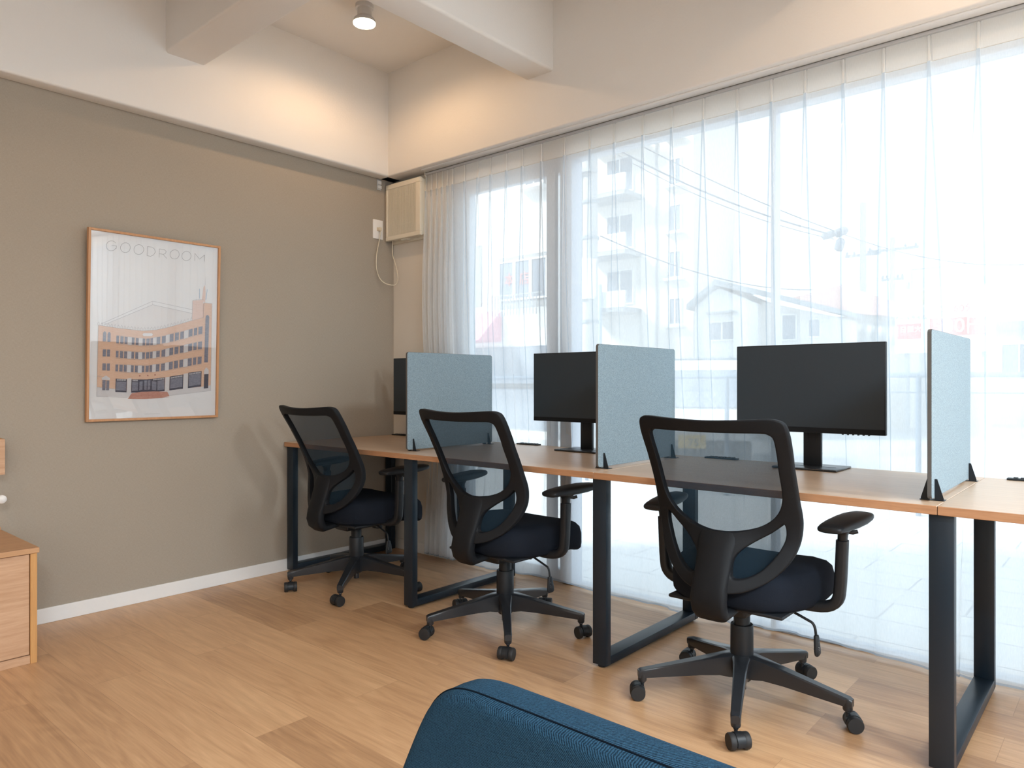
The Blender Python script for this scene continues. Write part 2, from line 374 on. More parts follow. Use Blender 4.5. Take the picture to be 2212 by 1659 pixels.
def lathe(bm, prof, seg=24, M=None, caps=True):
    """prof: (r, z) list turned about Z"""
    rings = []
    for r, z in prof: rings.append([bm.verts.new((r * math.cos(2 * math.pi * k / seg), r * math.sin(2 * math.pi * k / seg), z)) for k in range(seg)])
    for i in range(len(prof) - 1):
        for k in range(seg):
            k2 = (k + 1) % seg; bm.faces.new((rings[i][k], rings[i][k2], rings[i + 1][k2], rings[i + 1][k]))
    if caps: bm.faces.new(rings[0][::-1]); bm.faces.new(rings[-1])
    if M is not None:
        for rg in rings:
            for v in rg: v.co = M @ v.co
def prism(bm, poly, d0, d1, axis='Y', M=None):
    """polygon in the plane across AXIS, pushed from d0 to d1"""
    def P(u, v, d): return {'Y': (u, d, v), 'X': (d, u, v), 'Z': (u, v, d)}[axis]
    a = [bm.verts.new(P(u, v, d0)) for u, v in poly]; b = [bm.verts.new(P(u, v, d1)) for u, v in poly]
    n = len(poly); bm.faces.new(a); bm.faces.new(b[::-1])
    for i in range(n): bm.faces.new((a[i], b[i], b[(i + 1) % n], a[(i + 1) % n]))
    if M is not None:
        for q in a + b: q.co = M @ q.co
def obj(name, bm, mat, parent=None, smooth=None, bevel=None, weld=False):
    if weld: bmesh.ops.remove_doubles(bm, verts=bm.verts, dist=1e-5)
    bmesh.ops.recalc_face_normals(bm, faces=bm.faces)
    me = bpy.data.meshes.new(name); bm.to_mesh(me); bm.free()
    if smooth is not None:
        for p in me.polygons: p.use_smooth = True
        try: me.set_sharp_from_angle(angle=R(smooth))
        except Exception: pass
    me.materials.append(MATS[mat] if isinstance(mat, str) else mat)
    o = bpy.data.objects.new(name, me); COL.objects.link(o)
    if parent is not None: o.parent = parent
    if bevel:
        b = o.modifiers.new('bevel', 'BEVEL'); b.width = bevel; b.segments = 2; b.limit_method = 'ANGLE'; b.angle_limit = R(40)
    return o
def struct(name, bm, mat, parent=None, **kw):
    o = obj(name, bm, mat, parent, **kw)
    if parent is None: o['kind'] = 'structure'
    return o
def bx(name, mat, b, parent=None, bevel=None, **kw):
    bm = new(); box(bm, *b); return obj(name, bm, mat, parent, bevel=bevel, **kw)
def text(name, s, size, mat, M, parent=None, extr=0.001, align='CENTER', sx=1.0):
    c = bpy.data.curves.new(name, 'FONT'); c.body = s; c.size = size; c.extrude = extr; c.align_x = align; c.align_y = 'CENTER'; c.resolution_u = 3
    t = bpy.data.objects.new(name, c); COL.objects.link(t)
    dg = bpy.context.evaluated_depsgraph_get(); me = bpy.data.meshes.new_from_object(t.evaluated_get(dg)); bpy.data.objects.remove(t)
    me.transform(M @ Matrix.Scale(sx, 4, (1, 0, 0))); me.materials.clear(); me.materials.append(MATS[mat])
    o = bpy.data.objects.new(name, me); COL.objects.link(o)
    if parent is not None: o.parent = parent
    return o
ART_P = [('or',[(0.0626,0.4983),(0.1261,0.5032),(0.2119,0.509),(0.3097,0.5131),(0.3897,0.5164),(0.4925,0.5072),(0.5982,0.4872),(0.7069,0.4604),(0.8185,0.433),(0.8823,0.4187),(0.8842,0.3325),(0.9556,0.3327),(0.9561,0.8525),(0.8088,0.8642),(0.6101,0.8786),(0.421,0.8833),(0.2799,0.8855),(0.0573,0.8783)]),('pk',[(0.7874,0.3258),(0.8801,0.3131),(0.8801,0.418),(0.7847,0.4405)]),('pk',[(0.8662,0.3217),(0.8794,0.2413),(0.8934,0.2264),(0.8991,0.2808),(0.8957,0.3311)]),('rf',[(0.1094,0.4953),(0.4629,0.3675),(0.7835,0.3995),(0.7851,0.4265),(0.707,0.4543),(0.5984,0.4811),(0.4926,0.5012),(0.3899,0.5105),(0.2121,0.5046)]),('st',[(0.0587,0.8284),(0.1835,0.839),(0.3009,0.8431),(0.4218,0.8504),(0.6108,0.8487),(0.7178,0.8398),(0.8778,0.8287),(0.9568,0.8206),(0.9561,0.8525),(0.8088,0.8642),(0.6101,0.8786),(0.421,0.8833),(0.2799,0.8855),(0.0573,0.8783)]),('st',[(0.279,0.5532),(0.3086,0.5549),(0.3074,0.5972),(0.2778,0.5962)]),('st',[(0.3614,0.5578),(0.3907,0.558),(0.3896,0.5991),(0.3603,0.5991)]),('st',[(0.4717,0.5517),(0.4998,0.5473),(0.4987,0.5913),(0.4706,0.5944)]),('st',[(0.5726,0.5354),(0.6036,0.5278),(0.6025,0.5742),(0.5715,0.5787)]),('st',[(0.7223,0.504),(0.7579,0.4953),(0.7568,0.5417),(0.7213,0.5503)]),('wn',[(0.1944,0.5499),(0.2137,0.551),(0.2126,0.5917),(0.1933,0.591)]),('wn',[(0.2234,0.5515),(0.2476,0.5529),(0.2465,0.5929),(0.2222,0.592)]),('wn',[(0.2545,0.5533),(0.277,0.5546),(0.2759,0.5939),(0.2534,0.5931)]),('wn',[(0.3085,0.5563),(0.3294,0.5575),(0.3284,0.5958),(0.3075,0.595)]),('wn',[(0.3384,0.558),(0.3604,0.5593),(0.3594,0.5969),(0.3373,0.5961)]),('wn',[(0.3906,0.5595),(0.4109,0.5596),(0.41,0.5969),(0.3896,0.5969)]),('wn',[(0.4191,0.5597),(0.4447,0.5573),(0.4438,0.5952),(0.4181,0.5969)]),('wn',[(0.4499,0.5565),(0.4706,0.5533),(0.4696,0.5923),(0.4489,0.5946)]),('wn',[(0.4997,0.5488),(0.5281,0.5444),(0.527,0.5858),(0.4987,0.589)]),('wn',[(0.5407,0.5423),(0.5715,0.5372),(0.5705,0.5766),(0.5397,0.5831)]),('wn',[(0.6036,0.5293),(0.6349,0.5217),(0.6338,0.5675),(0.6025,0.572)]),('wn',[(0.6457,0.5197),(0.6784,0.5137),(0.6773,0.5578),(0.6446,0.5651)]),('wn',[(0.6893,0.5117),(0.7201,0.5061),(0.7191,0.5485),(0.6883,0.5553)]),('wn',[(0.759,0.4966),(0.7926,0.4883),(0.7916,0.531),(0.758,0.5391)]),('wn',[(0.8027,0.4863),(0.831,0.4806),(0.83,0.5239),(0.8017,0.5292)]),('wn',[(0.8423,0.4783),(0.8766,0.4714),(0.8756,0.5154),(0.8414,0.5218)]),('st',[(0.2768,0.633),(0.3065,0.6338),(0.3054,0.6741),(0.2758,0.6732)]),('st',[(0.3594,0.6352),(0.3887,0.6348),(0.3876,0.6749),(0.3583,0.6758)]),('st',[(0.4697,0.6289),(0.4978,0.6255),(0.4968,0.6647),(0.4687,0.6683)]),('st',[(0.5707,0.6127),(0.6017,0.6069),(0.6006,0.6522),(0.5696,0.6582)]),('st',[(0.7204,0.5866),(0.7559,0.5793),(0.7549,0.6251),(0.7194,0.6314)]),('wn',[(0.1921,0.6321),(0.2114,0.6327),(0.2104,0.6689),(0.1911,0.6683)]),('wn',[(0.2211,0.6329),(0.2454,0.6336),(0.2444,0.67),(0.2201,0.6692)]),('wn',[(0.2523,0.6338),(0.2748,0.6344),(0.2738,0.6709),(0.2513,0.6702)]),('wn',[(0.3064,0.6353),(0.3273,0.6359),(0.3263,0.6726),(0.3054,0.6719)]),('wn',[(0.3363,0.6361),(0.3583,0.6367),(0.3574,0.6736),(0.3353,0.6729)]),('wn',[(0.3886,0.6362),(0.409,0.6359),(0.408,0.672),(0.3877,0.6726)]),('wn',[(0.4171,0.6358),(0.4428,0.6337),(0.4419,0.6694),(0.4162,0.6717)]),('wn',[(0.4479,0.6331),(0.4686,0.6306),(0.4677,0.6662),(0.447,0.6688)]),('wn',[(0.4978,0.627),(0.5261,0.6235),(0.5252,0.6589),(0.4969,0.6625)]),('wn',[(0.5388,0.6209),(0.5696,0.6144),(0.5685,0.6561),(0.5378,0.6581)]),('wn',[(0.6017,0.6084),(0.6329,0.6026),(0.6319,0.6438),(0.6006,0.6499)]),('wn',[(0.6438,0.6008),(0.6764,0.5954),(0.6754,0.6365),(0.6428,0.642)]),('wn',[(0.6874,0.5936),(0.7182,0.5886),(0.7172,0.6295),(0.6864,0.6347)]),('wn',[(0.757,0.5807),(0.7906,0.5738),(0.7897,0.6166),(0.7561,0.6226)]),('wn',[(0.8008,0.5722),(0.829,0.5676),(0.828,0.6113),(0.7998,0.6152)]),('wn',[(0.8404,0.5657),(0.8746,0.5601),(0.8736,0.6049),(0.8394,0.6097)]),('st',[(0.2748,0.7071),(0.3045,0.7078),(0.3034,0.7487),(0.2737,0.7477)]),('st',[(0.3574,0.7091),(0.3867,0.7089),(0.3857,0.7494),(0.3563,0.7504)]),('st',[(0.4678,0.7038),(0.4959,0.7006),(0.4948,0.7437),(0.4667,0.7455)]),('st',[(0.5687,0.6923),(0.5997,0.6868),(0.5986,0.7325),(0.5676,0.7364)]),('st',[(0.7185,0.6685),(0.754,0.6631),(0.7529,0.7105),(0.7174,0.7149)]),('wn',[(0.1901,0.7066),(0.2094,0.707),(0.2084,0.7434),(0.1891,0.7427)]),('wn',[(0.2191,0.7073),(0.2434,0.7078),(0.2424,0.7445),(0.2181,0.7437)]),('wn',[(0.2503,0.708),(0.2728,0.7085),(0.2718,0.7455),(0.2493,0.7447)]),('wn',[(0.3044,0.7093),(0.3253,0.7098),(0.3243,0.7472),(0.3035,0.7465)]),('wn',[(0.3343,0.71),(0.3564,0.7105),(0.3554,0.7482),(0.3333,0.7475)]),('wn',[(0.3867,0.7104),(0.407,0.7102),(0.4061,0.7465),(0.3857,0.7472)]),('wn',[(0.4152,0.7102),(0.4409,0.7084),(0.4399,0.7449),(0.4143,0.7462)]),('wn',[(0.446,0.7078),(0.4667,0.7054),(0.4658,0.7433),(0.4451,0.7446)]),('wn',[(0.4959,0.7021),(0.5242,0.6989),(0.5232,0.7397),(0.4949,0.7415)]),('wn',[(0.5369,0.6975),(0.5676,0.694),(0.5666,0.7342),(0.5359,0.7381)]),('wn',[(0.5997,0.6883),(0.631,0.6828),(0.6299,0.7264),(0.5987,0.7303)]),('wn',[(0.6418,0.6812),(0.6745,0.6765),(0.6735,0.7195),(0.6408,0.7247)]),('wn',[(0.6854,0.6749),(0.7162,0.6704),(0.7153,0.7129),(0.6844,0.7178)]),('wn',[(0.7551,0.6645),(0.7887,0.6595),(0.7877,0.7039),(0.7541,0.7081)]),('wn',[(0.7988,0.6584),(0.827,0.6554),(0.8261,0.6982),(0.7978,0.7024)]),('wn',[(0.8384,0.6542),(0.8726,0.6506),(0.8717,0.6915),(0.8374,0.6965)]),('st',[(0.2777,0.7828),(0.3085,0.7792),(0.3068,0.8432),(0.276,0.8458)]),('st',[(0.572,0.7745),(0.6063,0.7707),(0.6044,0.8464),(0.5702,0.849)]),('st',[(0.7209,0.7531),(0.7598,0.7492),(0.7577,0.8386),(0.7189,0.8414)]),('dk',[(0.1928,0.7825),(0.2757,0.7857),(0.2737,0.8582),(0.1908,0.855)]),('dk',[(0.3093,0.7865),(0.4234,0.7869),(0.5699,0.7745),(0.5679,0.8536),(0.4216,0.8579),(0.3074,0.8601)]),('dk',[(0.6074,0.77),(0.7197,0.7569),(0.7178,0.8398),(0.6054,0.8494)]),('dk',[(0.761,0.7468),(0.8742,0.7356),(0.8721,0.8271),(0.7589,0.8371)]),('wn',[(0.1982,0.7985),(0.2704,0.8003),(0.269,0.8486),(0.1968,0.8464)]),('wn',[(0.3149,0.802),(0.36,0.8023),(0.3588,0.8497),(0.3136,0.8506)]),('wn',[(0.3702,0.7993),(0.3946,0.7965),(0.3934,0.8441),(0.3689,0.8483)]),('wn',[(0.4069,0.7921),(0.4274,0.7922),(0.4261,0.8445),(0.4056,0.8442)]),('wn',[(0.4336,0.7922),(0.4542,0.7908),(0.4529,0.8432),(0.4322,0.8445)]),('wn',[(0.4665,0.7953),(0.5018,0.8),(0.5006,0.8483),(0.4652,0.8449)]),('wn',[(0.5103,0.794),(0.5653,0.7882),(0.5639,0.8429),(0.5089,0.8484)]),('wn',[(0.6135,0.7837),(0.7127,0.7732),(0.7114,0.8289),(0.6121,0.8388)]),('wn',[(0.7673,0.7608),(0.8681,0.7498),(0.8667,0.816),(0.7658,0.8262)]),('pp',[(0.202,0.7855),(0.2057,0.7855),(0.2055,0.7934),(0.2017,0.7934)]),('pp',[(0.2095,0.7856),(0.2133,0.7856),(0.213,0.7936),(0.2093,0.7935)]),('pp',[(0.217,0.7857),(0.2208,0.7857),(0.2206,0.7937),(0.2168,0.7937)]),('pp',[(0.2246,0.7858),(0.2284,0.7858),(0.2282,0.7938),(0.2244,0.7938)]),('pp',[(0.2322,0.7859),(0.236,0.7859),(0.2358,0.7939),(0.232,0.7939)]),('pp',[(0.2398,0.786),(0.2436,0.786),(0.2434,0.794),(0.2396,0.794)]),('pp',[(0.2474,0.7861),(0.2512,0.7861),(0.251,0.7941),(0.2472,0.7941)]),('pp',[(0.255,0.7862),(0.2588,0.7862),(0.2586,0.7942),(0.2548,0.7942)]),('pp',[(0.2626,0.7863),(0.2665,0.7863),(0.2662,0.7944),(0.2624,0.7943)]),('pp',[(0.3186,0.7888),(0.322,0.7888),(0.3218,0.7969),(0.3184,0.7969)]),('pp',[(0.3254,0.7888),(0.3289,0.7888),(0.3286,0.7969),(0.3252,0.7969)]),('pp',[(0.3323,0.7888),(0.3357,0.7888),(0.3355,0.797),(0.3321,0.7969)]),('pp',[(0.3391,0.7889),(0.3425,0.7889),(0.3423,0.797),(0.3389,0.797)]),('pp',[(0.346,0.7889),(0.3494,0.7889),(0.3492,0.797),(0.3458,0.797)]),('pp',[(0.3528,0.7889),(0.3563,0.7889),(0.3561,0.7971),(0.3526,0.797)]),('pp',[(0.4769,0.7833),(0.4814,0.7834),(0.4812,0.7916),(0.4767,0.7916)]),('pp',[(0.4859,0.7828),(0.4903,0.7828),(0.4901,0.7911),(0.4856,0.791)]),('pp',[(0.4948,0.7822),(0.4993,0.7822),(0.4991,0.7905),(0.4946,0.7905)]),('pp',[(0.5038,0.7816),(0.5083,0.7816),(0.5081,0.7899),(0.5036,0.7899)]),('pp',[(0.5128,0.781),(0.5174,0.781),(0.5171,0.7893),(0.5126,0.7893)]),('pp',[(0.5219,0.7805),(0.5264,0.7805),(0.5262,0.7888),(0.5217,0.7888)]),('pp',[(0.5309,0.7799),(0.5355,0.7799),(0.5353,0.7882),(0.5307,0.7882)]),('pp',[(0.54,0.7793),(0.5446,0.7793),(0.5444,0.7876),(0.5398,0.7876)]),('pp',[(0.5491,0.7787),(0.5537,0.7787),(0.5535,0.7871),(0.5489,0.787)]),('pp',[(0.5582,0.7781),(0.5628,0.7781),(0.5626,0.7865),(0.558,0.7865)]),('pp',[(0.6166,0.773),(0.621,0.773),(0.6208,0.7815),(0.6164,0.7815)]),('pp',[(0.6254,0.7719),(0.6298,0.7719),(0.6296,0.7804),(0.6252,0.7804)]),('pp',[(0.6343,0.7708),(0.6387,0.7708),(0.6385,0.7793),(0.6341,0.7793)]),('pp',[(0.6431,0.7697),(0.6476,0.7697),(0.6474,0.7782),(0.6429,0.7782)]),('pp',[(0.652,0.7686),(0.6565,0.7686),(0.6563,0.7771),(0.6518,0.7771)]),('pp',[(0.6609,0.7675),(0.6654,0.7675),(0.6652,0.776),(0.6607,0.776)]),('pp',[(0.6699,0.7664),(0.6743,0.7664),(0.6741,0.7749),(0.6697,0.7749)]),('pp',[(0.6788,0.7653),(0.6833,0.7653),(0.6831,0.7738),(0.6786,0.7738)]),('pp',[(0.6878,0.7642),(0.6923,0.7642),(0.6921,0.7727),(0.6876,0.7727)]),('pp',[(0.6968,0.7631),(0.7013,0.7631),(0.7011,0.7716),(0.6966,0.7716)]),('pp',[(0.7058,0.7619),(0.7103,0.7619),(0.7101,0.7704),(0.7056,0.7704)]),('pp',[(0.7705,0.7499),(0.775,0.7499),(0.7748,0.7585),(0.7703,0.7585)]),('pp',[(0.7795,0.7489),(0.7839,0.7489),(0.7837,0.7575),(0.7793,0.7575)]),('pp',[(0.7885,0.7479),(0.7929,0.7479),(0.7927,0.7565),(0.7883,0.7565)]),('pp',[(0.7975,0.7469),(0.802,0.7469),(0.8018,0.7555),(0.7973,0.7555)]),('pp',[(0.8065,0.7459),(0.811,0.7459),(0.8108,0.7545),(0.8063,0.7545)]),('pp',[(0.8155,0.7449),(0.82,0.7449),(0.8198,0.7535),(0.8153,0.7535)]),('pp',[(0.8246,0.7439),(0.8291,0.7438),(0.8289,0.7525),(0.8244,0.7525)]),('pp',[(0.8337,0.7428),(0.8382,0.7428),(0.838,0.7515),(0.8335,0.7515)]),('pp',[(0.8428,0.7418),(0.8473,0.7418),(0.8471,0.7505),(0.8426,0.7505)]),('pp',[(0.8519,0.7408),(0.8565,0.7408),(0.8563,0.7494),(0.8517,0.7495)]),('pp',[(0.861,0.7398),(0.8656,0.7398),(0.8654,0.7484),(0.8608,0.7484)]),('wn',[(0.0968,0.5419),(0.0998,0.5347),(0.1089,0.5287),(0.1177,0.5342),(0.1203,0.5412),(0.1191,0.5841),(0.0956,0.5846)]),('wn',[(0.1297,0.5445),(0.1327,0.5373),(0.1409,0.5313),(0.1489,0.5368),(0.1515,0.5439),(0.1504,0.5855),(0.1285,0.586)]),('wn',[(0.0972,0.6266),(0.1198,0.6262),(0.1187,0.6641),(0.0961,0.6644)]),('wn',[(0.1274,0.6268),(0.1492,0.6264),(0.1482,0.6637),(0.1263,0.664)]),('wn',[(0.096,0.7015),(0.1205,0.7013),(0.1195,0.7393),(0.0949,0.7394)]),('wn',[(0.1281,0.7013),(0.149,0.7011),(0.1479,0.7399),(0.127,0.74)]),('wn',[(0.0972,0.7916),(0.1199,0.7916),(0.1184,0.8455),(0.0957,0.8452)]),('wn',[(0.1255,0.7931),(0.1464,0.7932),(0.145,0.8458),(0.124,0.8455)]),('st',[(0.0919,0.7787),(0.1215,0.7665),(0.1506,0.7802),(0.1503,0.7911),(0.0916,0.7894)]),('wn',[(0.9007,0.4163),(0.9043,0.4083),(0.9171,0.4015),(0.9297,0.4073),(0.933,0.415),(0.9271,0.6839),(0.8948,0.6842)]),('st',[(0.8949,0.7308),(0.9149,0.7133),(0.9354,0.7291),(0.9349,0.7529),(0.8944,0.7545)]),('dk',[(0.8967,0.7553),(0.9349,0.7529),(0.9331,0.8371),(0.8948,0.8392)]),('br',[(0.3103,0.8638),(0.3809,0.8559),(0.4837,0.8541),(0.5892,0.8561),(0.6079,0.8816),(0.5458,0.8913),(0.4206,0.8967),(0.2826,0.8943)]),('pp',[(0.3872,0.5372),(0.3955,0.5295),(0.4589,0.5269),(0.469,0.5341),(0.4585,0.5433),(0.3951,0.5451)]),('br2',[(0.3661,0.763),(0.3762,0.763),(0.376,0.7704),(0.3659,0.7704)]),('br2',[(0.4272,0.7608),(0.4375,0.7608),(0.4373,0.7683),(0.427,0.7683)]),('br2',[(0.4841,0.7571),(0.4945,0.757),(0.4943,0.7646),(0.4839,0.7646)])]
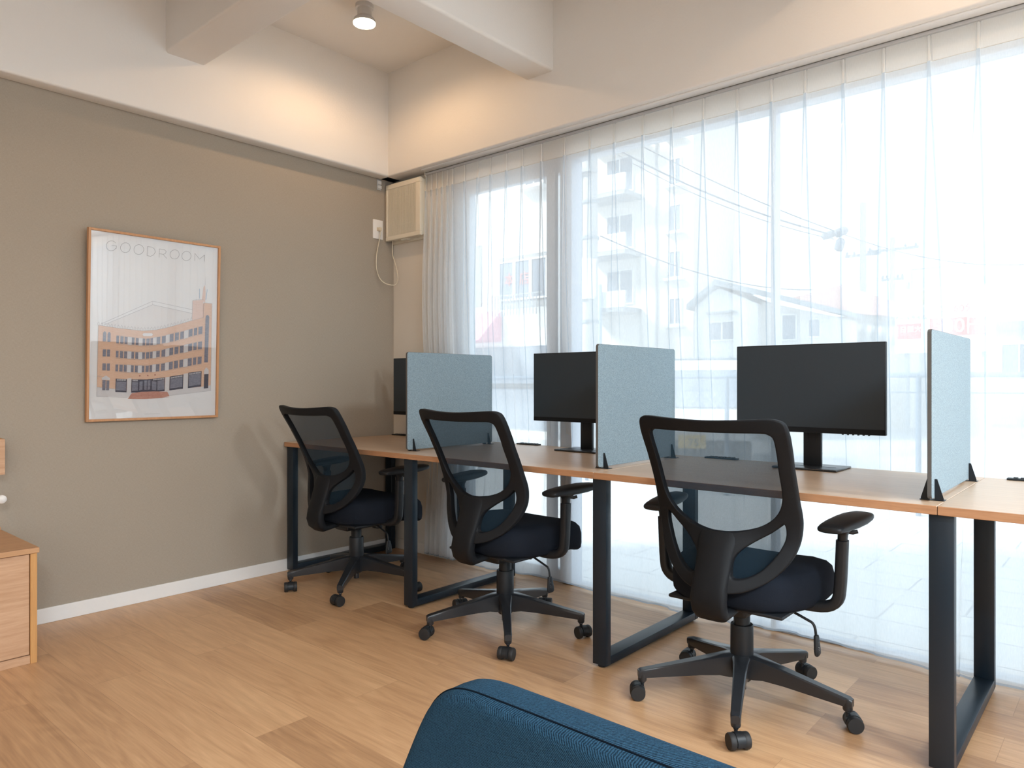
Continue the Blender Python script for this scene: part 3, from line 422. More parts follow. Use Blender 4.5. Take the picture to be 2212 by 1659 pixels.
ART_L = [('ln',0.0012,[(0.1903,0.5947),(0.268,0.5973),(0.3593,0.6006),(0.4282,0.6006),(0.4903,0.5937),(0.5704,0.5803),(0.6337,0.5713),(0.719,0.5523),(0.7915,0.5349),(0.8778,0.5192)]),('ln',0.001,[(0.1916,0.5478),(0.2692,0.5519),(0.3604,0.5571),(0.4294,0.5575),(0.4914,0.5479),(0.5715,0.5349),(0.6349,0.5194),(0.7201,0.5038),(0.7926,0.486),(0.8789,0.469)]),('ln',0.0012,[(0.1882,0.6719),(0.2659,0.6743),(0.3573,0.6773),(0.4263,0.6751),(0.4884,0.6673),(0.5684,0.6599),(0.6318,0.6476),(0.7171,0.6333),(0.7896,0.6205),(0.8758,0.6088)]),('ln',0.001,[(0.1893,0.63),(0.267,0.632),(0.3584,0.6345),(0.4274,0.6334),(0.4895,0.6257),(0.5696,0.6121),(0.633,0.6003),(0.7182,0.5863),(0.7907,0.5715),(0.877,0.5577)]),('ln',0.0012,[(0.1861,0.7463),(0.2639,0.7489),(0.3553,0.7519),(0.4244,0.7496),(0.4865,0.7457),(0.5665,0.738),(0.6298,0.7302),(0.7152,0.7167),(0.7876,0.7078),(0.8739,0.6954)]),('ln',0.001,[(0.1873,0.7044),(0.265,0.7062),(0.3564,0.7083),(0.4255,0.7079),(0.4876,0.7008),(0.5677,0.6917),(0.631,0.6805),(0.7163,0.6681),(0.7887,0.6571),(0.875,0.6482)]),('br2',0.001,[(0.3103,0.8631),(0.4215,0.8623),(0.5891,0.8615)]),('br2',0.001,[(0.3061,0.8697),(0.4213,0.8691),(0.5921,0.8684)]),('br2',0.001,[(0.302,0.8762),(0.4212,0.8758),(0.5952,0.8753)]),('br2',0.001,[(0.2978,0.8828),(0.421,0.8825),(0.5982,0.8822)]),('br2',0.001,[(0.2937,0.8894),(0.4208,0.8892),(0.6013,0.8891)]),('ln',0.0016,[(0.0842,0.4905),(0.4635,0.3474),(0.7862,0.3785)]),('ln',0.0016,[(0.1075,0.4939),(0.4629,0.3675),(0.7835,0.3995)]),('ln',0.0012,[(0.4635,0.3474),(0.4629,0.3675)]),('ln',0.0014,[(0.0626,0.4983),(0.1261,0.5032),(0.2119,0.509),(0.3097,0.5131),(0.3897,0.5164),(0.4925,0.5072),(0.5982,0.4872),(0.7069,0.4604),(0.8185,0.433),(0.8823,0.4187)]),('ln',0.0014,[(0.0626,0.4983),(0.0573,0.8783),(0.2799,0.8855)]),('ln',0.0014,[(0.6101,0.8786),(0.9561,0.8525),(0.9556,0.3327),(0.8842,0.3325),(0.8823,0.4187)]),('ln',0.0014,[(0.7874,0.3258),(0.8212,0.3163),(0.8801,0.3131)]),('ln',0.0014,[(0.7874,0.3258),(0.7847,0.4405)]),('ln',0.001,[(0.0604,0.7693),(0.0902,0.7722)]),('ln',0.001,[(0.0587,0.8284),(0.1835,0.839)]),('bl',0.003,[(0.8451,0.2528),(0.8461,0.3087)]),('bl',0.003,[(0.9112,0.2526),(0.9007,0.312)]),('ln',0.001,[(0.8945,0.1794),(0.8934,0.2264)]),('ln',0.0011,[(0.0579,0.4987),(0.0591,0.4888),(0.0649,0.4815),(0.0703,0.4883),(0.0709,0.4982)]),('ln',0.0011,[(0.0811,0.5005),(0.0824,0.4905),(0.0882,0.4832),(0.0936,0.4901),(0.0942,0.5)]),('ln',0.0011,[(0.1045,0.5023),(0.1057,0.4923),(0.1116,0.485),(0.117,0.4919),(0.1177,0.5018)]),('ln',0.0011,[(0.128,0.504),(0.1292,0.494),(0.1351,0.4866),(0.1406,0.4936),(0.1413,0.5036)]),('ln',0.0011,[(0.1516,0.5056),(0.1529,0.4955),(0.1588,0.4882),(0.1643,0.4951),(0.165,0.5052)]),('ln',0.0011,[(0.1754,0.5072),(0.1767,0.4971),(0.1826,0.4897),(0.1882,0.4967),(0.1889,0.5068)]),('ln',0.0011,[(0.1994,0.5088),(0.2006,0.4987),(0.2066,0.4913),(0.2122,0.4983),(0.2129,0.5084)]),('ln',0.0011,[(0.2235,0.51),(0.2248,0.4998),(0.2308,0.4924),(0.2364,0.4994),(0.2371,0.5095)]),('ln',0.0011,[(0.2478,0.511),(0.2491,0.5008),(0.2551,0.4933),(0.2608,0.5004),(0.2615,0.5105)]),('ln',0.0011,[(0.2722,0.512),(0.2735,0.5018),(0.2796,0.4943),(0.2853,0.5014),(0.286,0.5116)]),('ln',0.0011,[(0.2968,0.513),(0.2981,0.5028),(0.3042,0.4953),(0.31,0.5024),(0.3107,0.5126)]),('ln',0.0011,[(0.3216,0.5141),(0.3228,0.5038),(0.329,0.4962),(0.3348,0.5034),(0.3355,0.5136)]),('ln',0.0011,[(0.3465,0.5151),(0.3478,0.5048),(0.354,0.4972),(0.3598,0.5044),(0.3605,0.5147)]),('ln',0.0011,[(0.3716,0.5162),(0.3728,0.5058),(0.3791,0.4982),(0.385,0.5054),(0.3857,0.5157)]),('ln',0.0011,[(0.3968,0.5154),(0.3981,0.505),(0.4044,0.4974),(0.4103,0.5046),(0.4111,0.5149)]),('ln',0.0011,[(0.4223,0.5131),(0.4236,0.5027),(0.4299,0.495),(0.4359,0.5022),(0.4366,0.5126)]),('ln',0.0011,[(0.448,0.5108),(0.4493,0.5003),(0.4556,0.4927),(0.4616,0.4999),(0.4624,0.5103)]),('ln',0.0011,[(0.4738,0.5085),(0.4751,0.498),(0.4815,0.4903),(0.4875,0.4976),(0.4883,0.508)]),('ln',0.0011,[(0.4998,0.5047),(0.5011,0.4941),(0.5076,0.4864),(0.5136,0.4937),(0.5144,0.5042)]),('ln',0.0011,[(0.526,0.4997),(0.5274,0.4891),(0.5338,0.4814),(0.54,0.4887),(0.5407,0.4992)]),('ln',0.0011,[(0.5524,0.4947),(0.5538,0.4841),(0.5603,0.4763),(0.5664,0.4837),(0.5672,0.4942)]),('ln',0.0011,[(0.579,0.4896),(0.5803,0.479),(0.5869,0.4712),(0.5931,0.4786),(0.5939,0.4891)]),('ln',0.0011,[(0.6058,0.4837),(0.6071,0.473),(0.6137,0.4652),(0.6199,0.4726),(0.6208,0.4832)]),('ln',0.0011,[(0.6327,0.4771),(0.6341,0.4664),(0.6407,0.4585),(0.647,0.4659),(0.6478,0.4765)]),('ln',0.0011,[(0.6599,0.4704),(0.6612,0.4597),(0.6679,0.4518),(0.6742,0.4592),(0.675,0.4699)]),('ln',0.0011,[(0.6872,0.4637),(0.6885,0.4529),(0.6952,0.445),(0.7016,0.4524),(0.7025,0.4631)]),('ln',0.0011,[(0.7147,0.4569),(0.716,0.4461),(0.7228,0.4381),(0.7292,0.4456),(0.7301,0.4563)]),('ln',0.0011,[(0.7423,0.4501),(0.7437,0.4392),(0.7505,0.4313),(0.757,0.4387),(0.7578,0.4495)]),('ln',0.0011,[(0.7702,0.4432),(0.7716,0.4324),(0.7784,0.4243),(0.7849,0.4318),(0.7858,0.4426)]),('tx',0.0022,[(0.1778,0.0515),(0.1736,0.0482),(0.1685,0.0455),(0.1628,0.0437),(0.1565,0.0427),(0.15,0.0427),(0.1434,0.0436),(0.137,0.0453),(0.1309,0.0479),(0.1254,0.0512),(0.1207,0.0551),(0.1169,0.0596),(0.1141,0.0643),(0.1124,0.0692),(0.112,0.0742),(0.1127,0.079),(0.1147,0.0835),(0.1177,0.0875),(0.1217,0.091),(0.1267,0.0937),(0.1323,0.0957),(0.1385,0.0967),(0.145,0.0969),(0.1516,0.0961),(0.1581,0.0945),(0.1642,0.092),(0.1698,0.0888),(0.1747,0.0849),(0.1787,0.0805),(0.1835,0.0807),(0.1839,0.0665),(0.1516,0.068)]),('tx',0.0022,[(0.2862,0.0665),(0.2855,0.0607),(0.283,0.0553),(0.2788,0.0506),(0.2732,0.0469),(0.2664,0.0443),(0.2588,0.0431),(0.2508,0.0432),(0.2428,0.0446),(0.2352,0.0472),(0.2283,0.051),(0.2225,0.0558),(0.2182,0.0612),(0.2154,0.067),(0.2143,0.073),(0.215,0.0788),(0.2175,0.0842),(0.2216,0.0888),(0.2272,0.0925),(0.2339,0.0951),(0.2414,0.0964),(0.2494,0.0964),(0.2574,0.095),(0.2651,0.0924),(0.272,0.0886),(0.2779,0.0839),(0.2823,0.0785),(0.2852,0.0726),(0.2862,0.0665)]),('tx',0.0022,[(0.3874,0.0669),(0.3866,0.061),(0.384,0.0555),(0.3797,0.0508),(0.3739,0.047),(0.367,0.0445),(0.3592,0.0432),(0.351,0.0433),(0.3428,0.0447),(0.3349,0.0474),(0.3279,0.0512),(0.322,0.056),(0.3175,0.0615),(0.3146,0.0674),(0.3135,0.0735),(0.3143,0.0794),(0.3169,0.0848),(0.3211,0.0895),(0.3268,0.0933),(0.3336,0.0959),(0.3414,0.0972),(0.3496,0.0972),(0.3578,0.0958),(0.3657,0.0932),(0.3728,0.0893),(0.3788,0.0845),(0.3834,0.079),(0.3863,0.073),(0.3874,0.0669)]),('tx',0.0022,[(0.4161,0.0475),(0.4148,0.0983),(0.4412,0.099),(0.4639,0.0897),(0.4787,0.0707),(0.4669,0.0525),(0.4425,0.0466),(0.4161,0.0475)]),('tx',0.0022,[(0.508,0.0993),(0.5092,0.0517),(0.5477,0.0512),(0.5642,0.0602),(0.5555,0.0744),(0.5386,0.0789),(0.5085,0.0785)]),('tx',0.0022,[(0.5386,0.0789),(0.5696,0.1002)]),('tx',0.0022,[(0.6695,0.0677),(0.6687,0.0618),(0.666,0.0565),(0.6616,0.0518),(0.6558,0.0482),(0.6487,0.0456),(0.6408,0.0444),(0.6325,0.0444),(0.6241,0.0458),(0.6162,0.0485),(0.609,0.0523),(0.603,0.057),(0.5985,0.0623),(0.5956,0.0681),(0.5945,0.0741),(0.5953,0.0799),(0.5979,0.0852),(0.6022,0.0898),(0.608,0.0935),(0.615,0.0961),(0.6229,0.0974),(0.6312,0.0973),(0.6395,0.096),(0.6475,0.0934),(0.6548,0.0896),(0.6608,0.0849),(0.6655,0.0795),(0.6684,0.0737),(0.6695,0.0677)]),('tx',0.0022,[(0.7678,0.0677),(0.7669,0.0618),(0.7642,0.0564),(0.7597,0.0517),(0.7537,0.0479),(0.7465,0.0454),(0.7384,0.0441),(0.7298,0.0442),(0.7213,0.0456),(0.7131,0.0483),(0.7058,0.0521),(0.6997,0.0569),(0.695,0.0623),(0.6921,0.0682),(0.691,0.0742),(0.6918,0.08),(0.6945,0.0854),(0.6989,0.0901),(0.7048,0.0938),(0.712,0.0964),(0.72,0.0978),(0.7286,0.0977),(0.7371,0.0964),(0.7453,0.0937),(0.7527,0.0899),(0.7589,0.0852),(0.7637,0.0797),(0.7667,0.0738),(0.7678,0.0677)]),('tx',0.0022,[(0.7994,0.092),(0.8004,0.0488),(0.84,0.0794),(0.8836,0.0509),(0.8828,0.0883)]),('tx',0.0012,[(0.4154,0.9804),(0.4226,0.9799)]),('tx',0.0012,[(0.4287,0.9805),(0.436,0.9799)]),('tx',0.0012,[(0.4421,0.9806),(0.4494,0.98)]),('tx',0.0012,[(0.4556,0.9806),(0.4629,0.9801)]),('tx',0.0012,[(0.4691,0.9807),(0.4764,0.9802)]),('tx',0.0012,[(0.4826,0.9808),(0.4899,0.9802)]),('tx',0.0012,[(0.4962,0.9809),(0.5035,0.9803)]),('tx',0.0012,[(0.5098,0.9809),(0.5172,0.9804)]),('tx',0.0012,[(0.5235,0.981),(0.5309,0.9805)])]
# ------------------------------------------------------------ the room shell
RX, RY, CZ, SZ = 6.6, -5.3, 2.97, 2.33          # right wall, back wall, ceiling, beam soffit
bm = new(); box(bm, 0, RX, RY, 0.15, -0.05, 0.0); struct('floor', bm, 'oak_floor')
bm = new(); box(bm, -0.12, RX, RY, 0.17, CZ, CZ + 0.1); struct('ceiling', bm, 'paint_white')
bm = new(); box(bm, -0.12, 0, RY, 0.17, -0.05, CZ); struct('wall_left', bm, 'greige_textile')
bm = new()
box(bm, RX, RX + 0.12, RY, -4.6, -0.05, CZ); box(bm, RX, RX + 0.12, -0.8, 0.17, -0.05, CZ); box(bm, RX, RX + 0.12, -4.6, -0.8, 2.35, CZ); box(bm, RX, RX + 0.12, -4.6, -0.8, -0.05, 0.02)
struct('wall_right', bm, 'paint_white')
bm = new(); box(bm, RX + 0.05, RX + 0.056, -4.56, -0.84, 0.05, 2.32); sw = struct('fill_window', bm, 'window_glass')  # unseen window added in the right wall to let in fill light
bm = new()
for yy in (-4.6, -3.36, -2.12, -0.84): box(bm, RX + 0.03, RX + 0.08, yy, yy + 0.04, 0.02, 2.35)
box(bm, RX + 0.03, RX + 0.08, -4.6, -0.8, 0.02, 0.06); box(bm, RX + 0.03, RX + 0.08, -4.6, -0.8, 2.31, 2.35)
obj('window_frame', bm, 'sash_aluminium', sw)
bm = new(); box(bm, -0.12, RX + 0.12, RY - 0.12, RY, -0.05, CZ); struct('wall_back', bm, 'paint_white')
bm = new()
box(bm, 0, 0.50, 0, 0.15, 0, SZ); box(bm, 0.50, RX, 0.03, 0.15, 2.235, SZ); box(bm, 6.35, RX, 0, 0.15, 0, 2.235)
struct('wall_front', bm, 'wall_beige')
# beams
def beam(name, b, r=0.012, mat='paint_white'):
    bm = new(); rbox(bm, *b, r=r, seg=3); return struct(name, bm, mat, smooth=50)
beam('trim_1', (0.0, 0.094, RY, 0.0, SZ, CZ + 0.02))
beam('trim_2', (0.0, RX, -0.121, 0.15, SZ, CZ + 0.02), r=0.008)
beam('trim_3', (0.08, RX, -1.475, -1.28, 2.632, CZ + 0.02), r=0.014)
beam('trim_4', (1.211, 1.387, RY, -0.11, 2.618, CZ + 0.02), r=0.014)
beam('trim_5', (2.61, 2.79, RY, -0.11, 2.618, CZ + 0.02), r=0.014)
beam('trim_6', (0.08, RX, -3.05, -2.86, 2.632, CZ + 0.02), r=0.014)
beam('trim_7', (4.03, 4.21, RY, -0.11, 2.618, CZ + 0.02), r=0.014)
# smooth strip and window casing
bm = new(); rbox(bm, 0.36, 6.4, -0.092, -0.042, 2.322, 2.331, r=0.003); struct('trim_8', bm, 'paint_smooth', smooth=40)
bm = new(); rbox(bm, 0.315, 0.352, -0.012, 0.01, 0, 2.325, r=0.002); struct('trim_9', bm, 'wall_beige')
# baseboards
bm = new(); rbox(bm, 0, 0.009, -5.2, 0.0, 0, 0.066, r=0.002); struct('baseboard_left', bm, 'vinyl_white')
bm = new(); rbox(bm, 0.0095, 0.50, -0.009, 0.0, 0, 0.066, r=0.002); struct('baseboard_front', bm, 'wall_beige')

# ------------------------------------------------------------ the glazed front
def window(name, x0, x1, stiles, rails, sill=True):
    """x0..x1 opening; stiles: (x, half width, y0, y1); rails: (x0, x1, z0, z1)"""
    bm = new(); box(bm, x0 + 0.02, x1 - 0.02, 0.082, 0.088, 0.010, 2.21); w = struct(name, bm, 'window_glass')
    bm = new()
    box(bm, x0, x1, 0.045, 0.125, 2.215, 2.24); box(bm, x0, x1, 0.045, 0.125, 0.0, 0.010)
    for (a, b, z0, z1) in rails: box(bm, a, b, 0.065, 0.105, z0, z1)
    for (a, b, y0, y1) in stiles: box(bm, a, b, y0, y1, 0.005, 2.22)
    obj('window_frame', bm, 'sash_aluminium', w, bevel=0.002)
    return w
window('window_1', 0.50, 1.39, [(0.50, 0.545, 0.045, 0.125), (0.552, 0.62, 0.06, 0.115), (1.205, 1.262, 0.055, 0.085), (1.27, 1.315, 0.09, 0.115), (1.32, 1.39, 0.03, 0.125)],
       [(0.60, 1.21, 1.016, 1.048), (0.55, 1.3, 2.165, 2.215), (0.55, 1.3, 0.01, 0.06)])
window('window_2', 1.39, 2.432, [(2.421, 2.432, 0.06, 0.115)], [])
window('window_3', 2.432, 3.47, [(2.432, 2.443, 0.06, 0.115), (3.455, 3.47, 0.05, 0.12)], [])
window('window_4', 3.47, 4.9, [(3.47, 3.485, 0.05, 0.12), (4.86, 4.9, 0.04, 0.12)], [])
window('window_5', 4.9, 6.35, [(4.9, 4.94, 0.04, 0.12), (6.31, 6.35, 0.045, 0.125)], [])

# ------------------------------------------------------------ curtain
def curtain():
    rail = thing('curtain_rail', 'slim aluminium curtain rail under the beam above the glazed front', 'curtain rail', (0.34, -0.025, 2.31))
    bm = new(); box(bm, 0, 5.0, -0.012, 0.012, 0.0, 0.012); obj('track', bm, 'aluminium', rail)
    bm = new()
    box(bm, -0.004, 0.0, -0.014, 0.014, -0.004, 0.018); obj('end_cap', bm, 'plastic_cream', rail)
    t = thing('sheer_curtain', 'white sheer pleated curtain hanging floor length across the glazed front', 'curtain', (0.34, -0.025, 0.0))
    rnd = random.Random(11)
    px = [0.344, 0.392, 0.438, 0.485, 0.53, 0.575, 0.672, 0.779, 0.876, 0.993, 1.109, 1.240, 1.392, 1.549, 1.691, 1.85, 2.0, 2.157, 2.313, 2.461, 2.598, 2.742, 2.886, 3.036, 3.188]
    while px[-1] < 5.2: px.append(px[-1] + 0.147)
    ox = 0.34
    folds = []
    for i, x in enumerate(px):
        folds.append(dict(x=x, lean=rnd.uniform(-0.028, 0.028), w=rnd.uniform(0.018, 0.036), d=rnd.uniform(0.008, 0.013), ph=rnd.uniform(0, 6.28), stop=rnd.uniform(0.5, 2.2)))
    for f in folds:
        if f['x'] < 0.60: f['w'] = 0.011; f['lean'] = 0.010 * (f['x'] - 0.34) / 0.25
        elif f['x'] < 0.70: f['lean'] = 0.012; f['w'] = 0.020
    ztop, ztape = 2.308, 2.213
    def profile(z):
        s = max(0.0, min(1.0, (ztape - z) / 2.2)); pts = []
        for i, f in enumerate(folds):
            xc = f['x'] + f['lean'] * s
            open_ = min(1.0, s * 2.6)
            h = 0.0022 + f['w'] * open_ * 0.8
            d = f['d'] * (1.0 if s == 0 else max(0.15, 1 - s * 1.5))
            if f['x'] < 0.60: d += 0.026 * min(1, s * 4)
            e = 0.0025
            left = x_next = None
            pts += [(xc - h - e, 0.0), (xc - h, -d), (xc, -d * (1.0 - 0.35 * open_)), (xc + h, -d), (xc + h + e, 0.0)]
            if i + 1 < len(folds):
                nx = folds[i + 1]['x'] + folds[i + 1]['lean'] * s
                for k in (0.3, 0.5, 0.7):
                    q = xc + (nx - xc) * k
                    pts.append((q, (0.006 + 0.004 * math.sin(f['ph'])) * s * math.sin(math.pi * k) * 2))
        pts.sort(key=lambda p: p[0])
        out = []
        for x, y in pts:
            wob = 0.022 * s * s * math.sin(x * 5.1 + 0.8) + 0.006 * s * math.sin(x * 11.3)
            push = 0.048 * math.exp(-((z - 0.72) / 0.42) ** 2)          # the desks press the cloth towards the glass
            out.append((x - ox, y + 0.004 * s * s + wob + push))
        return out
    zs = [ztape, 2.19, 2.15, 2.1, 2.03, 1.95, 1.85, 1.7, 1.5, 1.3, 1.1, 0.9, 0.7, 0.5, 0.35, 0.2, 0.1, 0.035, 0.022]
    def sheet(zs, flat=False):
        bm = new(); prev = None
        for z in zs:
            pr = profile(z) if not flat else profile(ztape)
            row = [bm.verts.new((x, y, z + (0.004 * math.sin(x * 9) if z < 0.03 else 0))) for x, y in pr]
            if prev:
                for a in range(len(row) - 1): bm.faces.new((prev[a], prev[a + 1], row[a + 1], row[a]))
            prev = row
        return bm
    obj('sheer_panel', sheet(zs), 'sheer_fabric', t, smooth=60)
    # the doubled cloth along each fold, seen as a thin line
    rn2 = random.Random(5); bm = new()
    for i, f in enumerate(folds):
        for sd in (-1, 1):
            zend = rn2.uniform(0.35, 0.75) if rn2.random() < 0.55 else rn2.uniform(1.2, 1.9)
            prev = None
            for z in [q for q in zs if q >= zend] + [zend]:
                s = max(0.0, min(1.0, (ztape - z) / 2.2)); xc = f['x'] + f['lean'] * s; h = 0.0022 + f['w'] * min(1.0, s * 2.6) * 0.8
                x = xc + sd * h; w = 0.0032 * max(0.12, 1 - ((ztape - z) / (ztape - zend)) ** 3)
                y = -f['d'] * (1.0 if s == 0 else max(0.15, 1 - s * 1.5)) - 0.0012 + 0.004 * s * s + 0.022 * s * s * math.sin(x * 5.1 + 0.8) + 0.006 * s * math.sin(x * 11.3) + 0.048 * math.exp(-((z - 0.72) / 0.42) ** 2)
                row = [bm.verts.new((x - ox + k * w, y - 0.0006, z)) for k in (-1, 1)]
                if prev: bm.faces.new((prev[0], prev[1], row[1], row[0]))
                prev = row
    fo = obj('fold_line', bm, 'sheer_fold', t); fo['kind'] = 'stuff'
    obj('hem', sheet([0.0225, 0.014]), 'sheer_seam', t, smooth=60)
    # heading tape: flat boxes between narrow pinches
    bm = new(); prev = None
    for z in (ztop, ztop - 0.005, ztape + 0.006, ztape):
        row = []
        for i, f in enumerate(folds):
            x = f['x'] - ox + f['lean'] * 0.15 * (ztop - z) / 0.095
            for dx, dy in ((-0.008, -0.006), (-0.003, 0.004), (0.003, 0.004), (0.008, -0.006)): row.append(bm.verts.new((x + dx, dy + 0.002, z)))
        if prev:
            for a in range(len(row) - 1): bm.faces.new((prev[a], prev[a + 1], row[a + 1], row[a]))
        prev = row
    obj('heading_tape', bm, 'sheer_tape', t)
    bm = new()
    for f in folds:
        x = f['x'] - ox; box(bm, x - 0.0032, x + 0.0032, -0.010, -0.004, ztape - 0.004, ztop - 0.002)
    pl = obj('pinch_pleats', bm, 'sheer_tape', t); pl['kind'] = 'stuff'
curtain()

# ------------------------------------------------------------ things on the left wall
def exhaust_fan():
    t = thing('exhaust_fan', 'cream louvred exhaust fan high in the corner beside the curtain', 'ventilator', (0.012, 0, 1.945))
    W, H, D = 0.325, 0.352, 0.075
    bm = new()
    for a in ((0, W, -D, -D + 0.022, 0, 0.026), (0, W, -D, -D + 0.022, H - 0.030, H), (0, 0.020, -D, -D + 0.022, 0.026, H - 0.03), (W - 0.042, W, -D, -D + 0.022, 0.026, H - 0.03)): box(bm, *a)
    obj('front_frame', bm, 'plastic_cream', t, bevel=0.003)
    bm = new(); n = 36
    for i in range(n):
        x = 0.022 + (W - 0.066) * (i + 0.3) / n; box(bm, x, x + 0.0034, -D + 0.003, -D + 0.006, 0.024, H - 0.028)
    for z in (0.09, 0.26): box(bm, 0.02, W - 0.04, -D + 0.006, -D + 0.008, z, z + 0.003)
    obj('louvre', bm, 'plastic_cream', t)
    bx('inner_panel', 'dark_void', (0.02, W - 0.042, -D + 0.010, -D + 0.014, 0.026, H - 0.03), t)
    bm = new(); box(bm, 0.03, W - 0.005, -D + 0.022, -0.02, 0.008, H - 0.006); box(bm, 0.0, W - 0.0, -0.02, 0.0, -0.012, H - 0.02)
    for i in range(22): box(bm, 0.05 + i * 0.011, 0.055 + i * 0.011, -0.055, -0.018, 0.002, 0.009)
    obj('housing', bm, 'plastic_cream', t)
    bm = new(); box(bm, 0.13, 0.19, -0.06, -0.035, -0.008, 0.004); obj('latch', bm, 'plastic_cream', t)
exhaust_fan()
def wall_plate(name, label, cat, y0, y1, z0, z1, kind):
    t = thing(name, label, cat, (0, (y0 + y1) / 2, z0))
    w = (y1 - y0) / 2; h = z1 - z0
    bm = new(); rbox(bm, 0, 0.007, -w, w, 0, h, r=0.002); obj('cover_plate', bm, 'plastic_white', t, smooth=40)
    bm = new()
    for z in ((0.5,) if kind == 1 else (0.36, 0.64)): rbox(bm, 0.006, 0.009, -0.011, 0.011, h * z - 0.012, h * z + 0.012, r=0.001)
    obj('socket_face', bm, 'plastic_ivory', t)
    if kind == 1:
        bm = new(); rbox(bm, 0.008, 0.032, -0.009, 0.011, h * 0.5 - 0.012, h * 0.5 + 0.010, r=0.003); obj('plug', bm, 'plastic_ivory', t, smooth=40)
    return t
wall_plate('wall_socket', 'white wall socket plate with a plug beside the louvred fan', 'socket', -0.168, -0.092, 1.953, 2.073, 1)
wall_plate('wall_socket', 'white wall socket low on the wall behind the chair nearest the corner', 'socket', -0.425, -0.352, 0.188, 0.308, 2)
bm = new()
cord = [(0.025, -0.125, 2.005), (0.022, -0.128, 1.965), (0.02, -0.137, 1.92), (0.022, -0.152, 1.86), (0.02, -0.155, 1.80), (0.022, -0.150, 1.745), (0.03, -0.132, 1.70), (0.045, -0.108, 1.675), (0.065, -0.08, 1.665),
        (0.085, -0.055, 1.668), (0.095, -0.045, 1.70), (0.085, -0.045, 1.76), (0.062, -0.045, 1.82), (0.045, -0.045, 1.86), (0.042, -0.045, 1.91), (0.045, -0.045, 1.95)]
def smooth_path(p, k=4):
    P = [Vector(q) for q in p]; out = []
    for i in range(len(P) - 1):
        a, b, c, d = P[max(i - 1, 0)], P[i], P[i + 1], P[min(i + 2, len(P) - 1)]
        for j in range(k):
            t = j / k; out.append(0.5 * ((2 * b) + (c - a) * t + (2 * a - 5 * b + 4 * c - d) * t * t + (3 * b - a - 3 * c + d) * t ** 3))
    out.append(P[-1]); return out
sweep(bm, smooth_path(cord), 0.0028, 8)
tag(obj('power_cord', bm, 'plastic_ivory', smooth=60), 'thin cream power cord looping down from the fan to its wall socket', 'cord')
t = thing('wall_bracket', 'small grey metal bracket on the wall just under the beam near the fan', 'bracket', (0.0, -0.12, 2.262))
bm = new(); box(bm, 0, 0.004, -0.015, 0.015, 0, 0.066); obj('bracket_plate', bm, 'aluminium', t, bevel=0.001)
bm = new(); box(bm, 0.004, 0.014, -0.013, 0.013, 0.008, 0.026); box(bm, 0.004, 0.012, -0.013, 0.013, 0.036, 0.056); obj('bracket_clip', bm, 'plastic_white', t, bevel=0.001)

# ------------------------------------------------------------ framed poster
def poster():
    W, H, D = 0.617, 0.878, 0.022
    t = thing('framed_poster', 'large poster of an orange corner building in a thin oak frame on the greige wall', 'poster', (0.004, -1.489, 0.874))
    t.rotation_euler = (0, R(1.9), 0)
    f = 0.0105
    for nm, b in (('frame_side', (0, D, -W / 2, -W / 2 + f, 0, H)), ('frame_side', (0, D, W / 2 - f, W / 2, 0, H)), ('frame_side', (0, D, -W / 2 + f, W / 2 - f, 0, f)), ('frame_side', (0, D, -W / 2 + f, W / 2 - f, H - f, H))):
        bx(nm, 'oak_frame', b, t, bevel=0.001)
    bx('backing', 'paper', (0.002, 0.010, -W / 2 + f, W / 2 - f, f, H - f), t)
    bx('glazing', 'picture_glass', (0.0150, 0.0165, -W / 2 + f, W / 2 - f, f, H - f), t)
    w, h = W - 2 * f, H - 2 * f
    def P(s, q, x): return (x, -w / 2 + s * w, f + (1 - q) * h)
    bms = {}
    lay = 0
    for c, pts in ART_P:
        lay += 1; b = bms.setdefault(c, new()); x = 0.0102 + lay * 0.000012
        vs = [b.verts.new(P(s, q, x)) for s, q in pts]
        ff = b.faces.new(vs)
    for k_, (c, wd, pts) in enumerate(ART_L):
        if k_ >= len(ART_L) - 9: c = 'cap'
        lay += 1; b = bms.setdefault(c, new()); x = 0.0122 + (lay % 40) * 0.000008
        for (a, e) in zip(pts[:-1], pts[1:]):
            pa, pb = Vector(P(*a, x)), Vector(P(*e, x)); d = pb - pa
            if d.length < 1e-6: continue
            nrm = Vector((0, -d.z, d.y)).normalized() * wd * 0.36; ex = d.normalized() * wd * 0.25
            b.faces.new([b.verts.new(v) for v in (pa - nrm - ex, pb - nrm + ex, pb + nrm + ex, pa + nrm - ex)])
    names = dict(ink_or='brick_drawing', ink_tx='title_lettering')
    art = None
    order = ['or', 'pk', 'rf', 'st', 'dk', 'wn', 'pp', 'br', 'br2', 'ln', 'bl']
    # the drawing is one printed sheet: one mesh with one material slot per ink
    sheet = new(); mats = []
    for i, c in enumerate(order):
        b = bms[c]; mats.append(MATS['ink_' + c])
        bmesh.ops.triangulate(b, faces=[q for q in b.faces if len(q.verts) > 4])
        for q in b.faces: q.material_index = i
        for q in b.faces:
            if q.normal.x < 0: q.normal_flip()
        merge(sheet, b)
    me = bpy.data.meshes.new('building_drawing'); sheet.to_mesh(me); sheet.free()
    for m in mats: me.materials.append(m)
    o = bpy.data.objects.new('building_drawing', me); COL.objects.link(o); o.parent = t
    obj('title_lettering', bms['tx'], 'ink_tx', t); obj('caption_lettering', bms['cap'], 'ink_tx', t)
poster()

